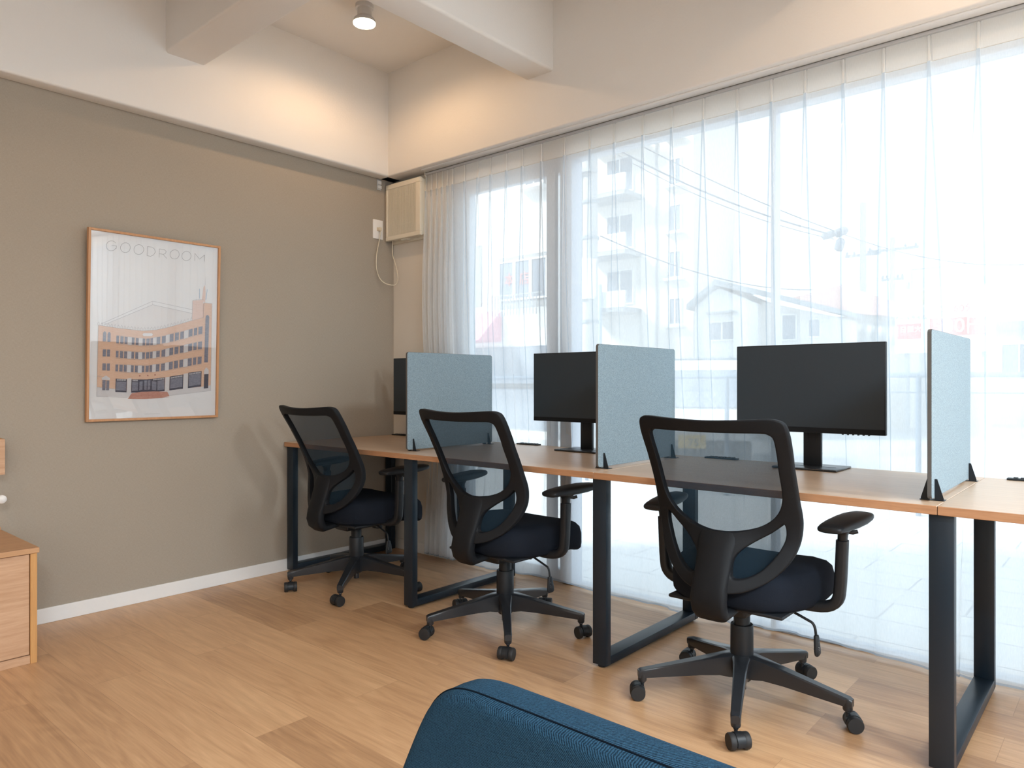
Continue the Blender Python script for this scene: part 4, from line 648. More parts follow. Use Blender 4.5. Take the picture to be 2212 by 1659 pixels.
# ------------------------------------------------------------ ceiling lamps, then the added fill panels
def downlight(x, y, label, drop=CZ):
    t = thing('ceiling_lamp', label, 'lamp', (x, y, 2.875), group='surface mounted lamps between the beams')
    bm = new(); lathe(bm, [(0.045, drop - 2.875), (0.045, drop - 2.895), (0.036, drop - 2.898), (0.036, 0.035), (0.052, 0.022), (0.058, 0.010), (0.058, 0.002)], 28); obj('housing', bm, 'aluminium', t, smooth=40)
    bm = new(); lathe(bm, [(0.055, 0.002), (0.055, -0.003), (0.035, -0.010), (0.0, -0.012)], 28, caps=False); obj('bulb', bm, 'lamp_glow', t, smooth=40)
for i, (lx, ly, k) in enumerate(LAMPS):
    downlight(lx, ly, ('glowing round ceiling lamp in the corner bay between the white beams', 'ceiling lamp above the desk of the rightmost felt screen', 'ceiling lamp close to two of the added fill panels',
                       'ceiling lamp over the back of the room on the side of the greige wall', 'ceiling lamp in the back corner by the added side window', 'ceiling lamp above the blue lounge chair')[i])
for i, (px_, py_) in enumerate(FILL_PANELS):  # bodies for the added fill lights, out of view
    t = thing('fill_panel', ('added slim fill panel nearest the sheer curtain', 'added slim fill panel by the middle of the added side window', 'added slim fill panel farthest from the sheer curtain')[i], 'lamp', (px_, py_, 2.585), group='added fill panels out of view')
    bm = new(); rbox(bm, -0.60, 0.60, -0.16, 0.16, 0.004, 0.035, r=0.003)
    for q in (-0.4, 0.4): box(bm, q - 0.004, q + 0.004, -0.004, 0.004, 0.035, CZ - 2.585)
    obj('housing', bm, 'vinyl_white', t)
    bm = new(); box(bm, -0.575, 0.575, -0.14, 0.14, 0.0, 0.004); obj('diffuser', bm, 'fill_panel_glow', t)

# ------------------------------------------------------------ cabinet by the left wall
def cabinet():
    t = thing('low_cabinet', 'low light oak cabinet standing against the greige wall', 'cabinet', (0, -2.118, 0))
    D, H, L = 0.485, 0.432, 0.95
    bx('side_panel', 'oak_cabinet_side', (0.012, D, -0.022, 0.0, 0, H - 0.020), t, bevel=0.001)
    bx('side_panel', 'oak_cabinet_side', (0.012, D, -L, -L + 0.022, 0, H - 0.020), t, bevel=0.001)
    bx('top_panel', 'oak_cabinet_top', (0.0, D + 0.006, -L - 0.004, 0.006, H - 0.020, H), t, bevel=0.0015)
    bx('back_panel', 'oak_cabinet_front', (0.012, 0.020, -L + 0.022, -0.022, 0, H - 0.02), t)
    bx('door', 'oak_cabinet_front', (D - 0.022, D - 0.006, -L / 2 + 0.001, -0.024, 0.034, H - 0.023), t, bevel=0.001)
    bx('door', 'oak_cabinet_front', (D - 0.022, D - 0.006, -L + 0.024, -L / 2 - 0.001, 0.034, H - 0.023), t, bevel=0.001)
    bx('plinth', 'oak_cabinet_front', (D - 0.03, D - 0.003, -L + 0.022, -0.022, 0, 0.031), t, bevel=0.001)
    bx('back_rail', 'oak_cabinet_top', (0.0, 0.012, -L, -0.0, H, H + 0.014), t, bevel=0.001)
cabinet()
t = thing('wall_box', 'small oak box fixed to the wall above the low cabinet', 'box', (0, -2.125, 0.674))
bx('box_front', 'oak_cabinet_front', (0.085, 0.10, -0.34, 0.0, 0, 0.146), t, bevel=0.001)
bx('box_side', 'oak_cabinet_side', (0, 0.085, -0.012, 0.0, 0, 0.146), t)
bx('box_base', 'oak_cabinet_side', (0, 0.085, -0.34, -0.012, 0, 0.012), t)
bm = new(); lathe(bm, [(0.0, 0.0), (0.017, 0.002), (0.017, 0.014), (0.010, 0.020), (0.0, 0.021)], 20, M=Matrix.Translation((0.1, -2.139, 0.575)) @ Matrix.Rotation(R(90), 4, 'Y'), caps=False)
box(bm, 0.0, 0.1, -2.150, -2.128, 0.565, 0.585)
tag(obj('wall_peg', bm, 'plastic_white', smooth=40), 'small white knob on the wall between the oak box and the cabinet', 'peg')

# ------------------------------------------------------------ desks
DY0, DY1 = -0.789, -0.005
def leg_frame(t, x, ox, w=0.060):
    """one closed loop of black box section; x: its left face"""
    d = 0.032; y0, y1 = -0.774, -0.045
    bm = new(); z0, z1 = 0.010, 0.695
    rbox(bm, x - ox, x - ox + w, y0, y0 + d, z0, z1, r=0.002); rbox(bm, x - ox, x - ox + w, y1 - d, y1, z0, z1, r=0.002)
    rbox(bm, x - ox, x - ox + w, y0 + d - 0.001, y1 - d + 0.001, z0, z0 + d, r=0.002); rbox(bm, x - ox, x - ox + w, y0 + d - 0.001, y1 - d + 0.001, z1 - 0.006, z1, r=0.001)
    o = obj('leg_frame', bm, 'black_steel', t, smooth=40)
    for yy in (y0 + 0.02, y1 - 0.02):
        bm = new(); lathe(bm, [(0.014, 0.0), (0.016, 0.004), (0.012, 0.011)], 14, M=Matrix.Translation((x - ox + w / 2, yy, 0))); obj('foot_glide', bm, 'rubber', o)
def desk(name, label, x0, x1, legs):
    t = thing(name, label, 'desk', (x0, 0, 0), group='black framed oak desks in a row along the curtain')
    bm = new(); rbox(bm, 0.0004, x1 - x0 - 0.0004, DY0, DY1, 0.696, 0.72, r=0.0012, seg=1); tp = obj('desktop', bm, 'oak_desk', t)
    tp.data.materials.append(MATS['oak_edge'])
    for p in tp.data.polygons:
        if p.normal.y < -0.7: p.material_index = 1
    for lx in legs: leg_frame(t, lx, x0)
    return t
desk('double_desk', 'longest oak desk with two black leg frames, reaching the greige wall', 0.008, 2.0925, [0.012, 1.010])
desk('desk', 'oak desk with black leg frame behind the nearest office chair', 2.0935, 3.2025, [2.079])
desk('desk', 'oak desk continuing past the rightmost felt screen', 3.2035, 4.31, [3.180])

def cable_cover(x, label):
    t = thing('cable_cover', label, 'cable cover', (x, -0.030, 0.7205), group='black cable covers along the back of the desks')
    bm = new(); rbox(bm, 0, 0.145, -0.012, 0.022, 0, 0.006, r=0.0015); obj('cover_lid', bm, 'black_plastic', t, smooth=40)
    bm = new()
    for i in range(6): box(bm, 0.018 + i * 0.02, 0.030 + i * 0.02, 0.0, 0.018, 0.006, 0.0085)
    obj('brush_strip', bm, 'rubber', t)
for x, l in ((0.030, 'flat black cable cover on the desk in the corner by the wall'), (1.074, 'flat black cable cover on the desk between the first felt screen and the middle monitor'),
             (2.166, 'flat black cable cover on the desk seen through the nearest chair mesh'), (3.270, 'flat black cable cover on the desk right of the rightmost felt screen')): cable_cover(x, l)

# ------------------------------------------------------------ desk screens
def rounded_rect(y0, y1, z0, z1, r, n=5):
    p = []
    for cy, cz, a in ((y1 - r, z1 - r, 0), (y0 + r, z1 - r, 90), (y0 + r, z0 + r, 180), (y1 - r, z0 + r, 270)):
        for k in range(n + 1): p.append((cy + r * math.cos(R(a + 90 * k / n)), cz + r * math.sin(R(a + 90 * k / n))))
    return p
def desk_screen(x, y0, label, L=0.60):
    t = thing('desk_screen', label, 'partition', (x, y0, 0.7203), group='felt screens between the desk places')
    bm = new(); prism(bm, rounded_rect(0, L, 0.008, 0.478, 0.012), -0.0055, 0.0055, 'X'); obj('felt_panel', bm, 'grey_felt', t, smooth=30)
    bm = new(); prism(bm, rounded_rect(0.0, L, 0.008, 0.478, 0.012), -0.0048, 0.0048, 'X')
    c = [v for v in bm.verts]
    for v in c:
        k = 1.0 + 0.0009 / (L / 2); v.co.y = L / 2 + (v.co.y - L / 2) * k; v.co.z = 0.243 + (v.co.z - 0.243) * (1 + 0.0009 / 0.235)
    obj('edge_band', bm, 'edge_grey', t)
    for yy in (0.035, L - 0.035):
        for s in (-1, 1):
            bm = new(); prism(bm, [(s * 0.0062, 0.0015), (s * 0.028, 0.0015), (s * 0.0285, 0.006), (s * 0.0125, 0.060), (s * 0.0062, 0.060)], yy - 0.001, yy + 0.001, 'Y')
            br = obj('bracket', bm, 'black_plastic', t)
        bm = new(); rbox(bm, -0.031, 0.031, yy - 0.004, yy + 0.024, 0, 0.0018, r=0.0006, seg=1); obj('base_plate', bm, 'black_plastic', t)
desk_screen(0.949, -0.705, 'grey green felt desk screen in front of the monitor by the wall')
desk_screen(2.048, -0.700, 'grey green felt desk screen overlapping the middle monitor')
desk_screen(3.172, -0.722, 'rightmost grey green felt desk screen, seen nearly edge on')

# ------------------------------------------------------------ monitors
def monitor():
    t = thing('monitor', '', 'monitor', (0, 0, 0.7203), group='black monitors on the desks')
    W = 0.555; z0, z1 = 0.140, 0.478
    bm = new(); rbox(bm, -W / 2, W / 2, -0.008, 0.012, z0, z1, r=0.0025); obj('bezel', bm, 'black_plastic', t, smooth=40)
    bm = new(); box(bm, -W / 2 + 0.004, W / 2 - 0.004, -0.0090, -0.0075, z0 + 0.021, z1 - 0.004); obj('display', bm, 'screen_black', t)
    bm = new(); rbox(bm, -0.19, 0.19, 0.010, 0.062, z0 + 0.05, z1 - 0.08, r=0.01); obj('back_housing', bm, 'black_plastic', t, smooth=40)
    bm = new(); box(bm, -W / 2 + 0.002, W / 2 - 0.002, -0.0092, -0.008, z0 + 0.0012, z0 + 0.020); obj('lower_bezel', bm, 'black_frame_plastic', t)
    bm = new()
    for i in range(6): lathe(bm, [(0.004, -0.003), (0.004, 0.002)], 8, M=Matrix.Translation((0.13 + i * 0.018, -0.001, z0)))
    obj('control_buttons', bm, 'black_plastic', t)
    bm = new(); rbox(bm, -0.034, 0.034, 0.055, 0.075, 0.005, 0.30, r=0.004); st = obj('stand_column', bm, 'black_plastic', t, smooth=40)
    for s in (-1, 1):
        bm = new(); box(bm, s * 0.018 - 0.0015, s * 0.018 + 0.0015, 0.0535, 0.0555, 0.10, 0.135); obj('column_groove', bm, 'rubber', st)
    bm = new(); rbox(bm, -0.12, 0.12, -0.045, 0.140, 0, 0.008, r=0.003); bs = obj('stand_base', bm, 'black_gloss', t, smooth=40)
    bm = new(); box(bm, -0.095, 0.095, 0.035, 0.038, 0.0078, 0.0088); obj('base_slot', bm, 'rubber', bs)
    return t
mon = monitor()
for i, (x, y, l) in enumerate([(2.650, -0.165, 'black monitor on the desk behind the nearest office chair'), (1.580, -0.165, 'black monitor half hidden behind the middle felt screen'), (0.485, -0.165, 'black monitor mostly hidden behind the felt screen nearest the wall')]):
    o = mon if i == 0 else copy_tree(mon)
    o.location = (x, y, 0.7203); o['label'] = l
# ------------------------------------------------------------ office chairs (local: X right, Y to the front, Z up)
def back_y(x, z):
    zs = [0.33, 0.42, 0.50, 0.58, 0.68, 0.80, 0.95]; ys = [-0.205, -0.195, -0.168, -0.152, -0.176, -0.228, -0.297]
    if z <= zs[0]: y = ys[0]
    elif z >= zs[-1]: y = ys[-1]
    else:
        for i in range(6):
            if zs[i] <= z <= zs[i + 1]:
                P = [Vector((zs[min(max(i + j, 0), 6)], ys[min(max(i + j, 0), 6)])) for j in (-1, 0, 1, 2)]
                k = (z - zs[i]) / (zs[i + 1] - zs[i]); a, b, c, d = [p.y for p in P]
                y = 0.5 * ((2 * b) + (c - a) * k + (2 * a - 5 * b + 4 * c - d) * k * k + (3 * b - a - 3 * c + d) * k ** 3); break
    s = max(0.0, min(1.0, (0.645 - z) / 0.10)); s = s * s * (3 - 2 * s)
    return y + 0.8 * min(x * x, 0.06) - 0.042 * s * math.exp(-(x / 0.105) ** 2)
def spline_closed(pts, k=4):
    n = len(pts); out = []
    for i in range(n):
        a, b, c, d = [Vector((*pts[(i + j) % n], 0)) for j in (-1, 0, 1, 2)]
        for j in range(k):
            t = j / k; v = 0.5 * ((2 * b) + (c - a) * t + (2 * a - 5 * b + 4 * c - d) * t * t + (3 * b - a - 3 * c + d) * t ** 3); out.append((v.x, v.y))
    return out
def mirrored(half):
    """right half listed from the top centre down to the bottom centre (both on the axis)"""
    return half + [(-x, z) for x, z in half[-2:0:-1]]
OUTER = mirrored([(0, 0.938), (0.10, 0.941), (0.190, 0.946), (0.219, 0.943), (0.235, 0.931), (0.241, 0.90), (0.240, 0.85), (0.237, 0.80), (0.236, 0.71), (0.238, 0.66), (0.237, 0.62), (0.227, 0.562), (0.205, 0.508),
                  (0.165, 0.460), (0.125, 0.433), (0.09, 0.418), (0.05, 0.412), (0, 0.412)])
HOLE = mirrored([(0, 0.901), (0.10, 0.902), (0.170, 0.903), (0.190, 0.899), (0.201, 0.886), (0.201, 0.843), (0.198, 0.79), (0.197, 0.73), (0.193, 0.695), (0.180, 0.662), (0.155, 0.633), (0.118, 0.610), (0.075, 0.596), (0.035, 0.590), (0, 0.588)])
LOW = [(0.192, 0.625), (0.196, 0.600), (0.190, 0.570), (0.170, 0.528), (0.135, 0.484), (0.095, 0.460), (0.065, 0.457), (0.057, 0.475), (0.058, 0.508), (0.074, 0.536), (0.108, 0.564), (0.150, 0.592), (0.178, 0.615)]
def flat_shape(loops, depth, bev):
    c = bpy.data.curves.new('tmp', 'CURVE'); c.dimensions = '2D'; c.fill_mode = 'BOTH'; c.extrude = depth; c.bevel_depth = bev; c.bevel_resolution = 2; c.offset = -bev
    for lp in loops:
        s = c.splines.new('POLY'); s.points.add(len(lp) - 1); s.use_cyclic_u = True
        for i, (x, z) in enumerate(lp): s.points[i].co = (x, z, 0, 1)
    t = bpy.data.objects.new('tmp', c); COL.objects.link(t)
    dg = bpy.context.evaluated_depsgraph_get(); me = bpy.data.meshes.new_from_object(t.evaluated_get(dg)); bpy.data.objects.remove(t)
    return me
def mesh_bm(me):
    b = new(); b.from_mesh(me); bpy.data.meshes.remove(me); return b
def office_chair():
    t = thing('office_chair', '', 'chair', (0, 0, 0), group='black mesh office chairs at the desks')
    # back frame
    loops = [spline_closed(OUTER), spline_closed(HOLE), spline_closed(LOW), spline_closed([(-x, z) for x, z in LOW])]
    b = mesh_bm(flat_shape(loops, 0.008, 0.005))
    bmesh.ops.remove_doubles(b, verts=b.verts, dist=1e-6)
    for ax, lo, hi in ((0, -0.25, 0.25), (1, 0.40, 0.96)):          # cut the flat faces fine enough to bend
        q = lo
        while q < hi:
            co = [0, 0, 0]; no = [0, 0, 0]; co[ax] = q + 0.0013; no[ax] = 1
            bmesh.ops.bisect_plane(b, geom=b.verts[:] + b.edges[:] + b.faces[:], plane_co=co, plane_no=no); q += 0.022
    for v in b.verts:
        x, z, d = v.co.x, v.co.y, v.co.z; v.co = Vector((x, back_y(x, z) + d, z))
    bmesh.ops.remove_doubles(b, verts=b.verts, dist=1e-6)
    fr = obj('back_frame', b, 'black_frame_plastic', t, smooth=45)
    # mesh skin on the sitter's side
    bm = new(); nx, nz = 18, 26; grid = []
    inner = [(x * 0.965, 0.68 + (z - 0.68) * 0.97) for x, z in spline_closed(OUTER)]
    def half_width(z):
        best = 0
        for i in range(len(inner)):
            (xa, za), (xb, zb) = inner[i], inner[(i + 1) % len(inner)]
            if (za - z) * (zb - z) <= 0 and za != zb:
                best = max(best, xa + (xb - xa) * (z - za) / (zb - za))
        return best
    za, zb = min(z for x, z in inner) + 0.003, max(z for x, z in inner) - 0.006
    for j in range(nz + 1):
        z = za + (zb - za) * j / nz; w = max(half_width(z), 0.02)
        grid.append([bm.verts.new(((2 * i / nx - 1) * w, back_y((2 * i / nx - 1) * w, z) + 0.0145, z)) for i in range(nx + 1)])
    for j in range(nz):
        for i in range(nx): bm.faces.new((grid[j][i], grid[j][i + 1], grid[j + 1][i + 1], grid[j + 1][i]))
    obj('back_mesh', bm, 'chair_mesh', t, smooth=80)
    # spine: broad plate running down and curling under the seat
    bm = new(); rings = []
    st = [(z, back_y(0, z) - 0.004, wx, d) for z, wx, d in ((0.589, 0.060, 0.010), (0.575, 0.064, 0.012), (0.555, 0.064, 0.0145), (0.53, 0.060, 0.0175), (0.48, 0.057, 0.020), (0.43, 0.056, 0.022), (0.385, 0.056, 0.022))]
    stations = [((y, z), wx, d, (0.0, 1.0)) for z, y, wx, d in st]
    stations += [((-0.238, 0.355), 0.055, 0.023, (0.35, 0.94)), ((-0.222, 0.338), 0.053, 0.020, (0.85, 0.5)), ((-0.17, 0.338), 0.050, 0.014, (1.0, 0.0)), ((-0.05, 0.345), 0.046, 0.011, (1.0, 0.0))]
    for (cy_, cz_), wx, d, (ty, tz) in stations:      # wide axis always X; (ty, tz): how far the section has turned forward
        ring = []
        for q in range(24):
            u = 2 * math.pi * q / 24; c, sn = math.cos(u), math.sin(u); p = 2 / 4.0
            a_ = math.copysign(abs(c) ** p, c) * wx; b_ = math.copysign(abs(sn) ** p, sn) * d
            fol = (back_y(a_, cz_) - back_y(0, cz_)) * max(0.0, min(1.0, (cz_ - 0.40) / 0.10)) if tz == 1.0 else 0.0
            ring.append(bm.verts.new((a_, cy_ + fol + b_ * tz, cz_ - b_ * ty * -1.0)))
        rings.append(ring)
    for j in range(len(rings) - 1):
        for i in range(24): bm.faces.new((rings[j][i], rings[j][(i + 1) % 24], rings[j + 1][(i + 1) % 24], rings[j + 1][i]))
    bm.faces.new(rings[0][::-1]); bm.faces.new(rings[-1])
    obj('back_spine', bm, 'black_frame_plastic', t, smooth=50)
    # seat cushion: superelliptic slab with a waterfall front
    bm = new(); nu, nv = 40, 9; rings = []
    cx, cy, a, d = 0.0, 0.080, 0.243, 0.262
    def rim(u, k):
        c, s = math.cos(u), math.sin(u); p = 2 / 2.8
        x = math.copysign(abs(c) ** p, c) * a * k; y = math.copysign(abs(s) ** p, s) * d * k
        x *= 1.0 - 0.06 * (-(y / d)) if y < 0 else 1.0
        return x, y + cy
    prof = [(0.86, 0.346), (0.95, 0.350), (0.988, 0.362), (1.0, 0.385), (0.998, 0.422), (0.970, 0.445), (0.90, 0.458), (0.75, 0.466), (0.5, 0.467), (0.2, 0.466)]
    for k, z in prof:
        ring = []
        for i in range(nu):
            x, y = rim(2 * math.pi * i / nu, k)
            top = (z - 0.402) / 0.065
            dz = 0.010 * (x / a) ** 2 * max(0, top) - 0.018 * max(0, (y - 0.14) / 0.11) ** 2
            ring.append(bm.verts.new((x, y, z + dz)))
        rings.append(ring)
    for j in range(len(rings) - 1):
        for i in range(nu): bm.faces.new((rings[j][i], rings[j][(i + 1) % nu], rings[j + 1][(i + 1) % nu], rings[j + 1][i]))
    bm.faces.new(rings[0][::-1]); bm.faces.new(rings[-1])
    obj('seat', bm, 'seat_fabric', t, smooth=60)
    bm = new(); rbox(bm, -0.19, 0.19, -0.15, 0.25, 0.338, 0.350, r=0.005); obj('seat_shell', bm, 'black_plastic', t, smooth=40)
    # tilt mechanism, tension knob, lever
    bm = new(); rbox(bm, -0.055, 0.055, -0.10, 0.12, 0.300, 0.342, r=0.012, seg=3); mech = obj('tilt_mechanism', bm, 'black_plastic', t, smooth=40)
    bm = new(); lathe(bm, [(0.020, 0.045), (0.024, 0.040), (0.027, 0.0), (0.024, -0.008), (0.005, -0.010)], 20, M=Matrix.Translation((0.0, 0.135, 0.285)) @ Matrix.Rotation(R(-12), 4, 'X')); obj('tension_knob', bm, 'black_plastic', t, smooth=40)
    bm = new(); sweep(bm, smooth_path([(0.05, 0.02, 0.336), (0.12, 0.02, 0.333), (0.205, 0.02, 0.305), (0.222, 0.02, 0.297), (0.229, 0.02, 0.282), (0.232, 0.02, 0.258)], 3), 0.0042, 10)
    lv = obj('height_lever', bm, 'black_plastic', t, smooth=50)
    bm = new(); sweep(bm, [(0.232, 0.02, 0.262), (0.233, 0.02, 0.255), (0.236, 0.02, 0.215), (0.237, 0.02, 0.205), (0.237, 0.02, 0.200)], [(0.010, 0.006), (0.012, 0.007), (0.019, 0.007), (0.019, 0.006), (0.014, 0.004)], 16, power=3)
    pd = obj('lever_paddle', bm, 'black_plastic', lv, smooth=50)
    bm = new(); y = 0.0122   # printed pictogram of a chair with arrows
    for (xa, za, xb, zb) in ((0.226, 0.243, 0.232, 0.243), (0.236, 0.243, 0.242, 0.243), (0.229, 0.240, 0.234, 0.236), (0.240, 0.240, 0.234, 0.236), (0.234, 0.236, 0.234, 0.225), (0.228, 0.229, 0.240, 0.229),
                             (0.229, 0.229, 0.227, 0.218), (0.234, 0.225, 0.230, 0.217), (0.234, 0.225, 0.239, 0.217), (0.241, 0.229, 0.246, 0.228), (0.241, 0.222, 0.246, 0.221)):
        dv = Vector((xb - xa, 0, zb - za)); n_ = Vector((-dv.z, 0, dv.x)).normalized() * 0.0006
        p, q = Vector((xa, y, za)), Vector((xb, y, zb)); bm.faces.new([bm.verts.new(v) for v in (p - n_, q - n_, q + n_, p + n_)])
    obj('lever_pictogram', bm, 'label_grey', pd)
    # armrests
    for s in (-1, 1):
        bm = new()
        sweep(bm, smooth_path([(s * 0.13, 0.03, 0.356), (s * 0.20, 0.03, 0.350), (s * 0.262, 0.03, 0.357), (s * 0.292, 0.03, 0.380), (s * 0.300, 0.03, 0.42), (s * 0.304, 0.03, 0.49), (s * 0.307, 0.03, 0.568)], 3),
              [(0.017, 0.021)] * 19, 20, up=(0, 1, 0), power=3.2)
        am = obj('armrest', bm, 'black_plastic', t, smooth=45)
        bm = new(); sweep(bm, [(s * 0.306, 0.03, 0.55), (s * 0.308, 0.03, 0.585), (s * 0.309, 0.03, 0.598), (s * 0.310, 0.03, 0.606)], [(0.013, 0.017), (0.014, 0.018), (0.018, 0.028), (0.027, 0.045)], 20, up=(0, 1, 0), power=2.6); obj('arm_slider', bm, 'black_plastic', am, smooth=45)
        bm = new(); sweep(bm, [(s * 0.318, 0.035, 0.594), (s * 0.332, 0.05, 0.592), (s * 0.344, 0.056, 0.596)], [(0.003, 0.006), (0.003, 0.007), (0.003, 0.006)], 8); obj('adjust_trigger', bm, 'black_plastic', am, smooth=45)
        # pad: long rounded wedge, slightly splayed
        bm = new(); rs = []
        for k, (yy, w, zt, zb_) in enumerate([(-0.101, 0.026, 0.619, 0.606), (-0.096, 0.035, 0.624, 0.602), (-0.075, 0.038, 0.629, 0.602), (-0.03, 0.041, 0.635, 0.601), (0.03, 0.043, 0.639, 0.601), (0.09, 0.042, 0.641, 0.604), (0.135, 0.038, 0.639, 0.610), (0.153, 0.034, 0.638, 0.614), (0.158, 0.028, 0.635, 0.618)]):
            ring = []; sh = 0.10 * yy
            for q in range(24):
                u = 2 * math.pi * q / 24; c, sn = math.cos(u), math.sin(u); p = 2 / 3.0
                ring.append(bm.verts.new((s * (0.308 + sh) + math.copysign(abs(c) ** p, c) * w, yy + 0.03, (zt + zb_) / 2 + math.copysign(abs(sn) ** p, sn) * (zt - zb_) / 2)))
            rs.append(ring)
        for j in range(len(rs) - 1):
            for i in range(24): bm.faces.new((rs[j][i], rs[j][(i + 1) % 24], rs[j + 1][(i + 1) % 24], rs[j + 1][i]))
        bm.faces.new(rs[0][::-1]); bm.faces.new(rs[-1]); obj('arm_pad', bm, 'black_plastic', am, smooth=45)
    # gas lift
    bm = new(); lathe(bm, [(0.036, 0.150), (0.037, 0.155), (0.0365, 0.250), (0.035, 0.254), (0.028, 0.254)], 28); lathe(bm, [(0.0265, 0.24), (0.0265, 0.298), (0.024, 0.301), (0.014, 0.301), (0.014, 0.315)], 28); obj('gas_lift', bm, 'black_plastic', t, smooth=40)
    # star base
    base = new()
    lathe(base, [(0.028, 0.070), (0.036, 0.080), (0.041, 0.10), (0.042, 0.145), (0.038, 0.157), (0.030, 0.160)], 30)
    lathe(base, [(0.0, 0.040), (0.014, 0.040), (0.014, 0.08)], 14, caps=False)
    for k in range(5):
        a = R(72 * k); Mx = Matrix.Rotation(a, 4, 'Z')
        rings = []
        for (r, w, wb, zt, zb_) in [(0.015, 0.030, 0.024, 0.158, 0.086), (0.045, 0.028, 0.022, 0.157, 0.084), (0.075, 0.023, 0.018, 0.152, 0.088), (0.14, 0.020, 0.016, 0.138, 0.086), (0.24, 0.017, 0.014, 0.117, 0.078), (0.318, 0.015, 0.013, 0.101, 0.072), (0.333, 0.015, 0.013, 0.098, 0.071), (0.342, 0.013, 0.012, 0.093, 0.072)]:
            pr = [(-w * 0.80, zt), (w * 0.80, zt), (w, zt - 0.004), (w * 1.0, zt - 0.012), (wb, zb_), (-wb, zb_), (-w, zt - 0.012), (-w, zt - 0.004)]
            rings.append([base.verts.new(Mx @ Vector((r, y, z))) for y, z in pr])
        for j in range(len(rings) - 1):
            for i in range(8): base.faces.new((rings[j][i], rings[j][(i + 1) % 8], rings[j + 1][(i + 1) % 8], rings[j + 1][i]))
        base.faces.new(rings[0][::-1]); base.faces.new(rings[-1])
        # socket at the tip
        sk = bmesh.new(); lathe(sk, [(0.0125, 0.058), (0.0145, 0.062), (0.0155, 0.095)], 16); bmesh.ops.transform(sk, matrix=Mx @ Matrix.Translation((0.327, 0, 0)), verts=sk.verts); merge(base, sk)
    sb = obj('star_base', base, 'black_gloss', t, smooth=38)
    return t, sb
def make_caster(parent):
    """pivot at the stem, wheels trail along +X"""
    bm = new(); o0 = 0.016
    # hood: a barrel sector over the wheels
    n = 14; ra, w = 0.0255, 0.0085
    hood = new()
    pts = [(o0 + ra * math.cos(R(a)), 0.0245 + ra * math.sin(R(a))) for a in [(-25 + 215 * i / n) for i in range(n + 1)]]
    pts += [(o0 + 0.007, 0.0245 - 0.004), (o0 + 0.012, 0.0245 - 0.010)]
    prism(hood, pts, -0.0125, 0.0125, 'Y'); lathe(hood, [(0.0055, 0.030), (0.0055, 0.050), (0.0075, 0.052), (0.0075, 0.054)], 12)
    h = obj('caster', hood, 'black_plastic', parent, smooth=40)
    for s in (-1, 1):
        b = new(); Mx = Matrix.Translation((o0, s * 0.0215, 0.0245)) @ Matrix.Rotation(R(90), 4, 'X')
        lathe(b, [(0.010, -0.0095 * s), (0.0225, -0.0092 * s), (0.0243, -0.006 * s), (0.0243, 0.006 * s), (0.0225, 0.0092 * s), (0.010, 0.0098 * s)][::s], 26, M=Mx)
        obj('wheel', b, 'rubber', h, smooth=40)
    b = new(); lathe(b, [(0.0045, 0.050), (0.0045, 0.066)], 10); obj('caster_stem', b, 'metal_pin', h, smooth=40)
    return h
def recline(t, deg):
    piv = Vector((0, -0.19, 0.35)); rot = Matrix.Rotation(R(-deg), 4, 'X')
    M = Matrix.Translation(piv) @ rot @ Matrix.Translation(-piv)
    if M.to_3x3() @ Vector((0, 0, 1)) and (rot @ Vector((0, 0, 1))).y > 0: M = Matrix.Translation(piv) @ Matrix.Rotation(R(deg), 4, 'X') @ Matrix.Translation(-piv)
    for o in bpy.data.objects:
        if o.parent == t and o.name.startswith('back_'): o.matrix_basis = M
def build_chair(x, y, yaw, star, swivels, label, tilt=0.0):
    t, sb = office_chair()
    t.location = (x, y, 0); t.rotation_euler = (0, 0, yaw); t['label'] = label
    sb.rotation_euler = (0, 0, R(star) - yaw)
    if tilt: recline(t, tilt)
    first = None
    for k in range(5):
        a = R(star + 72 * k) - yaw; p = (0.327 * math.cos(a), 0.327 * math.sin(a), 0)
        if first is None: first = make_caster(t); c = first
        else: c = copy_tree(first, t)
        c.location = p; c.rotation_euler = (0, 0, R(swivels[k]) - yaw)
    return t
build_chair(2.618, -0.690, R(0), -141.5, (215, -40, 30, 60, 190), 'nearest black mesh office chair, in front of the large dark monitor')
build_chair(1.570, -0.690, R(-2), -118.5, (205, -70, -20, 120, 160), 'middle black mesh office chair between two felt screens', tilt=2.0)
build_chair(0.548, -0.700, R(0), -122.0, (-30, -92, -10, 60, 200), 'farthest black mesh office chair, closest to the greige wall', tilt=4.5)

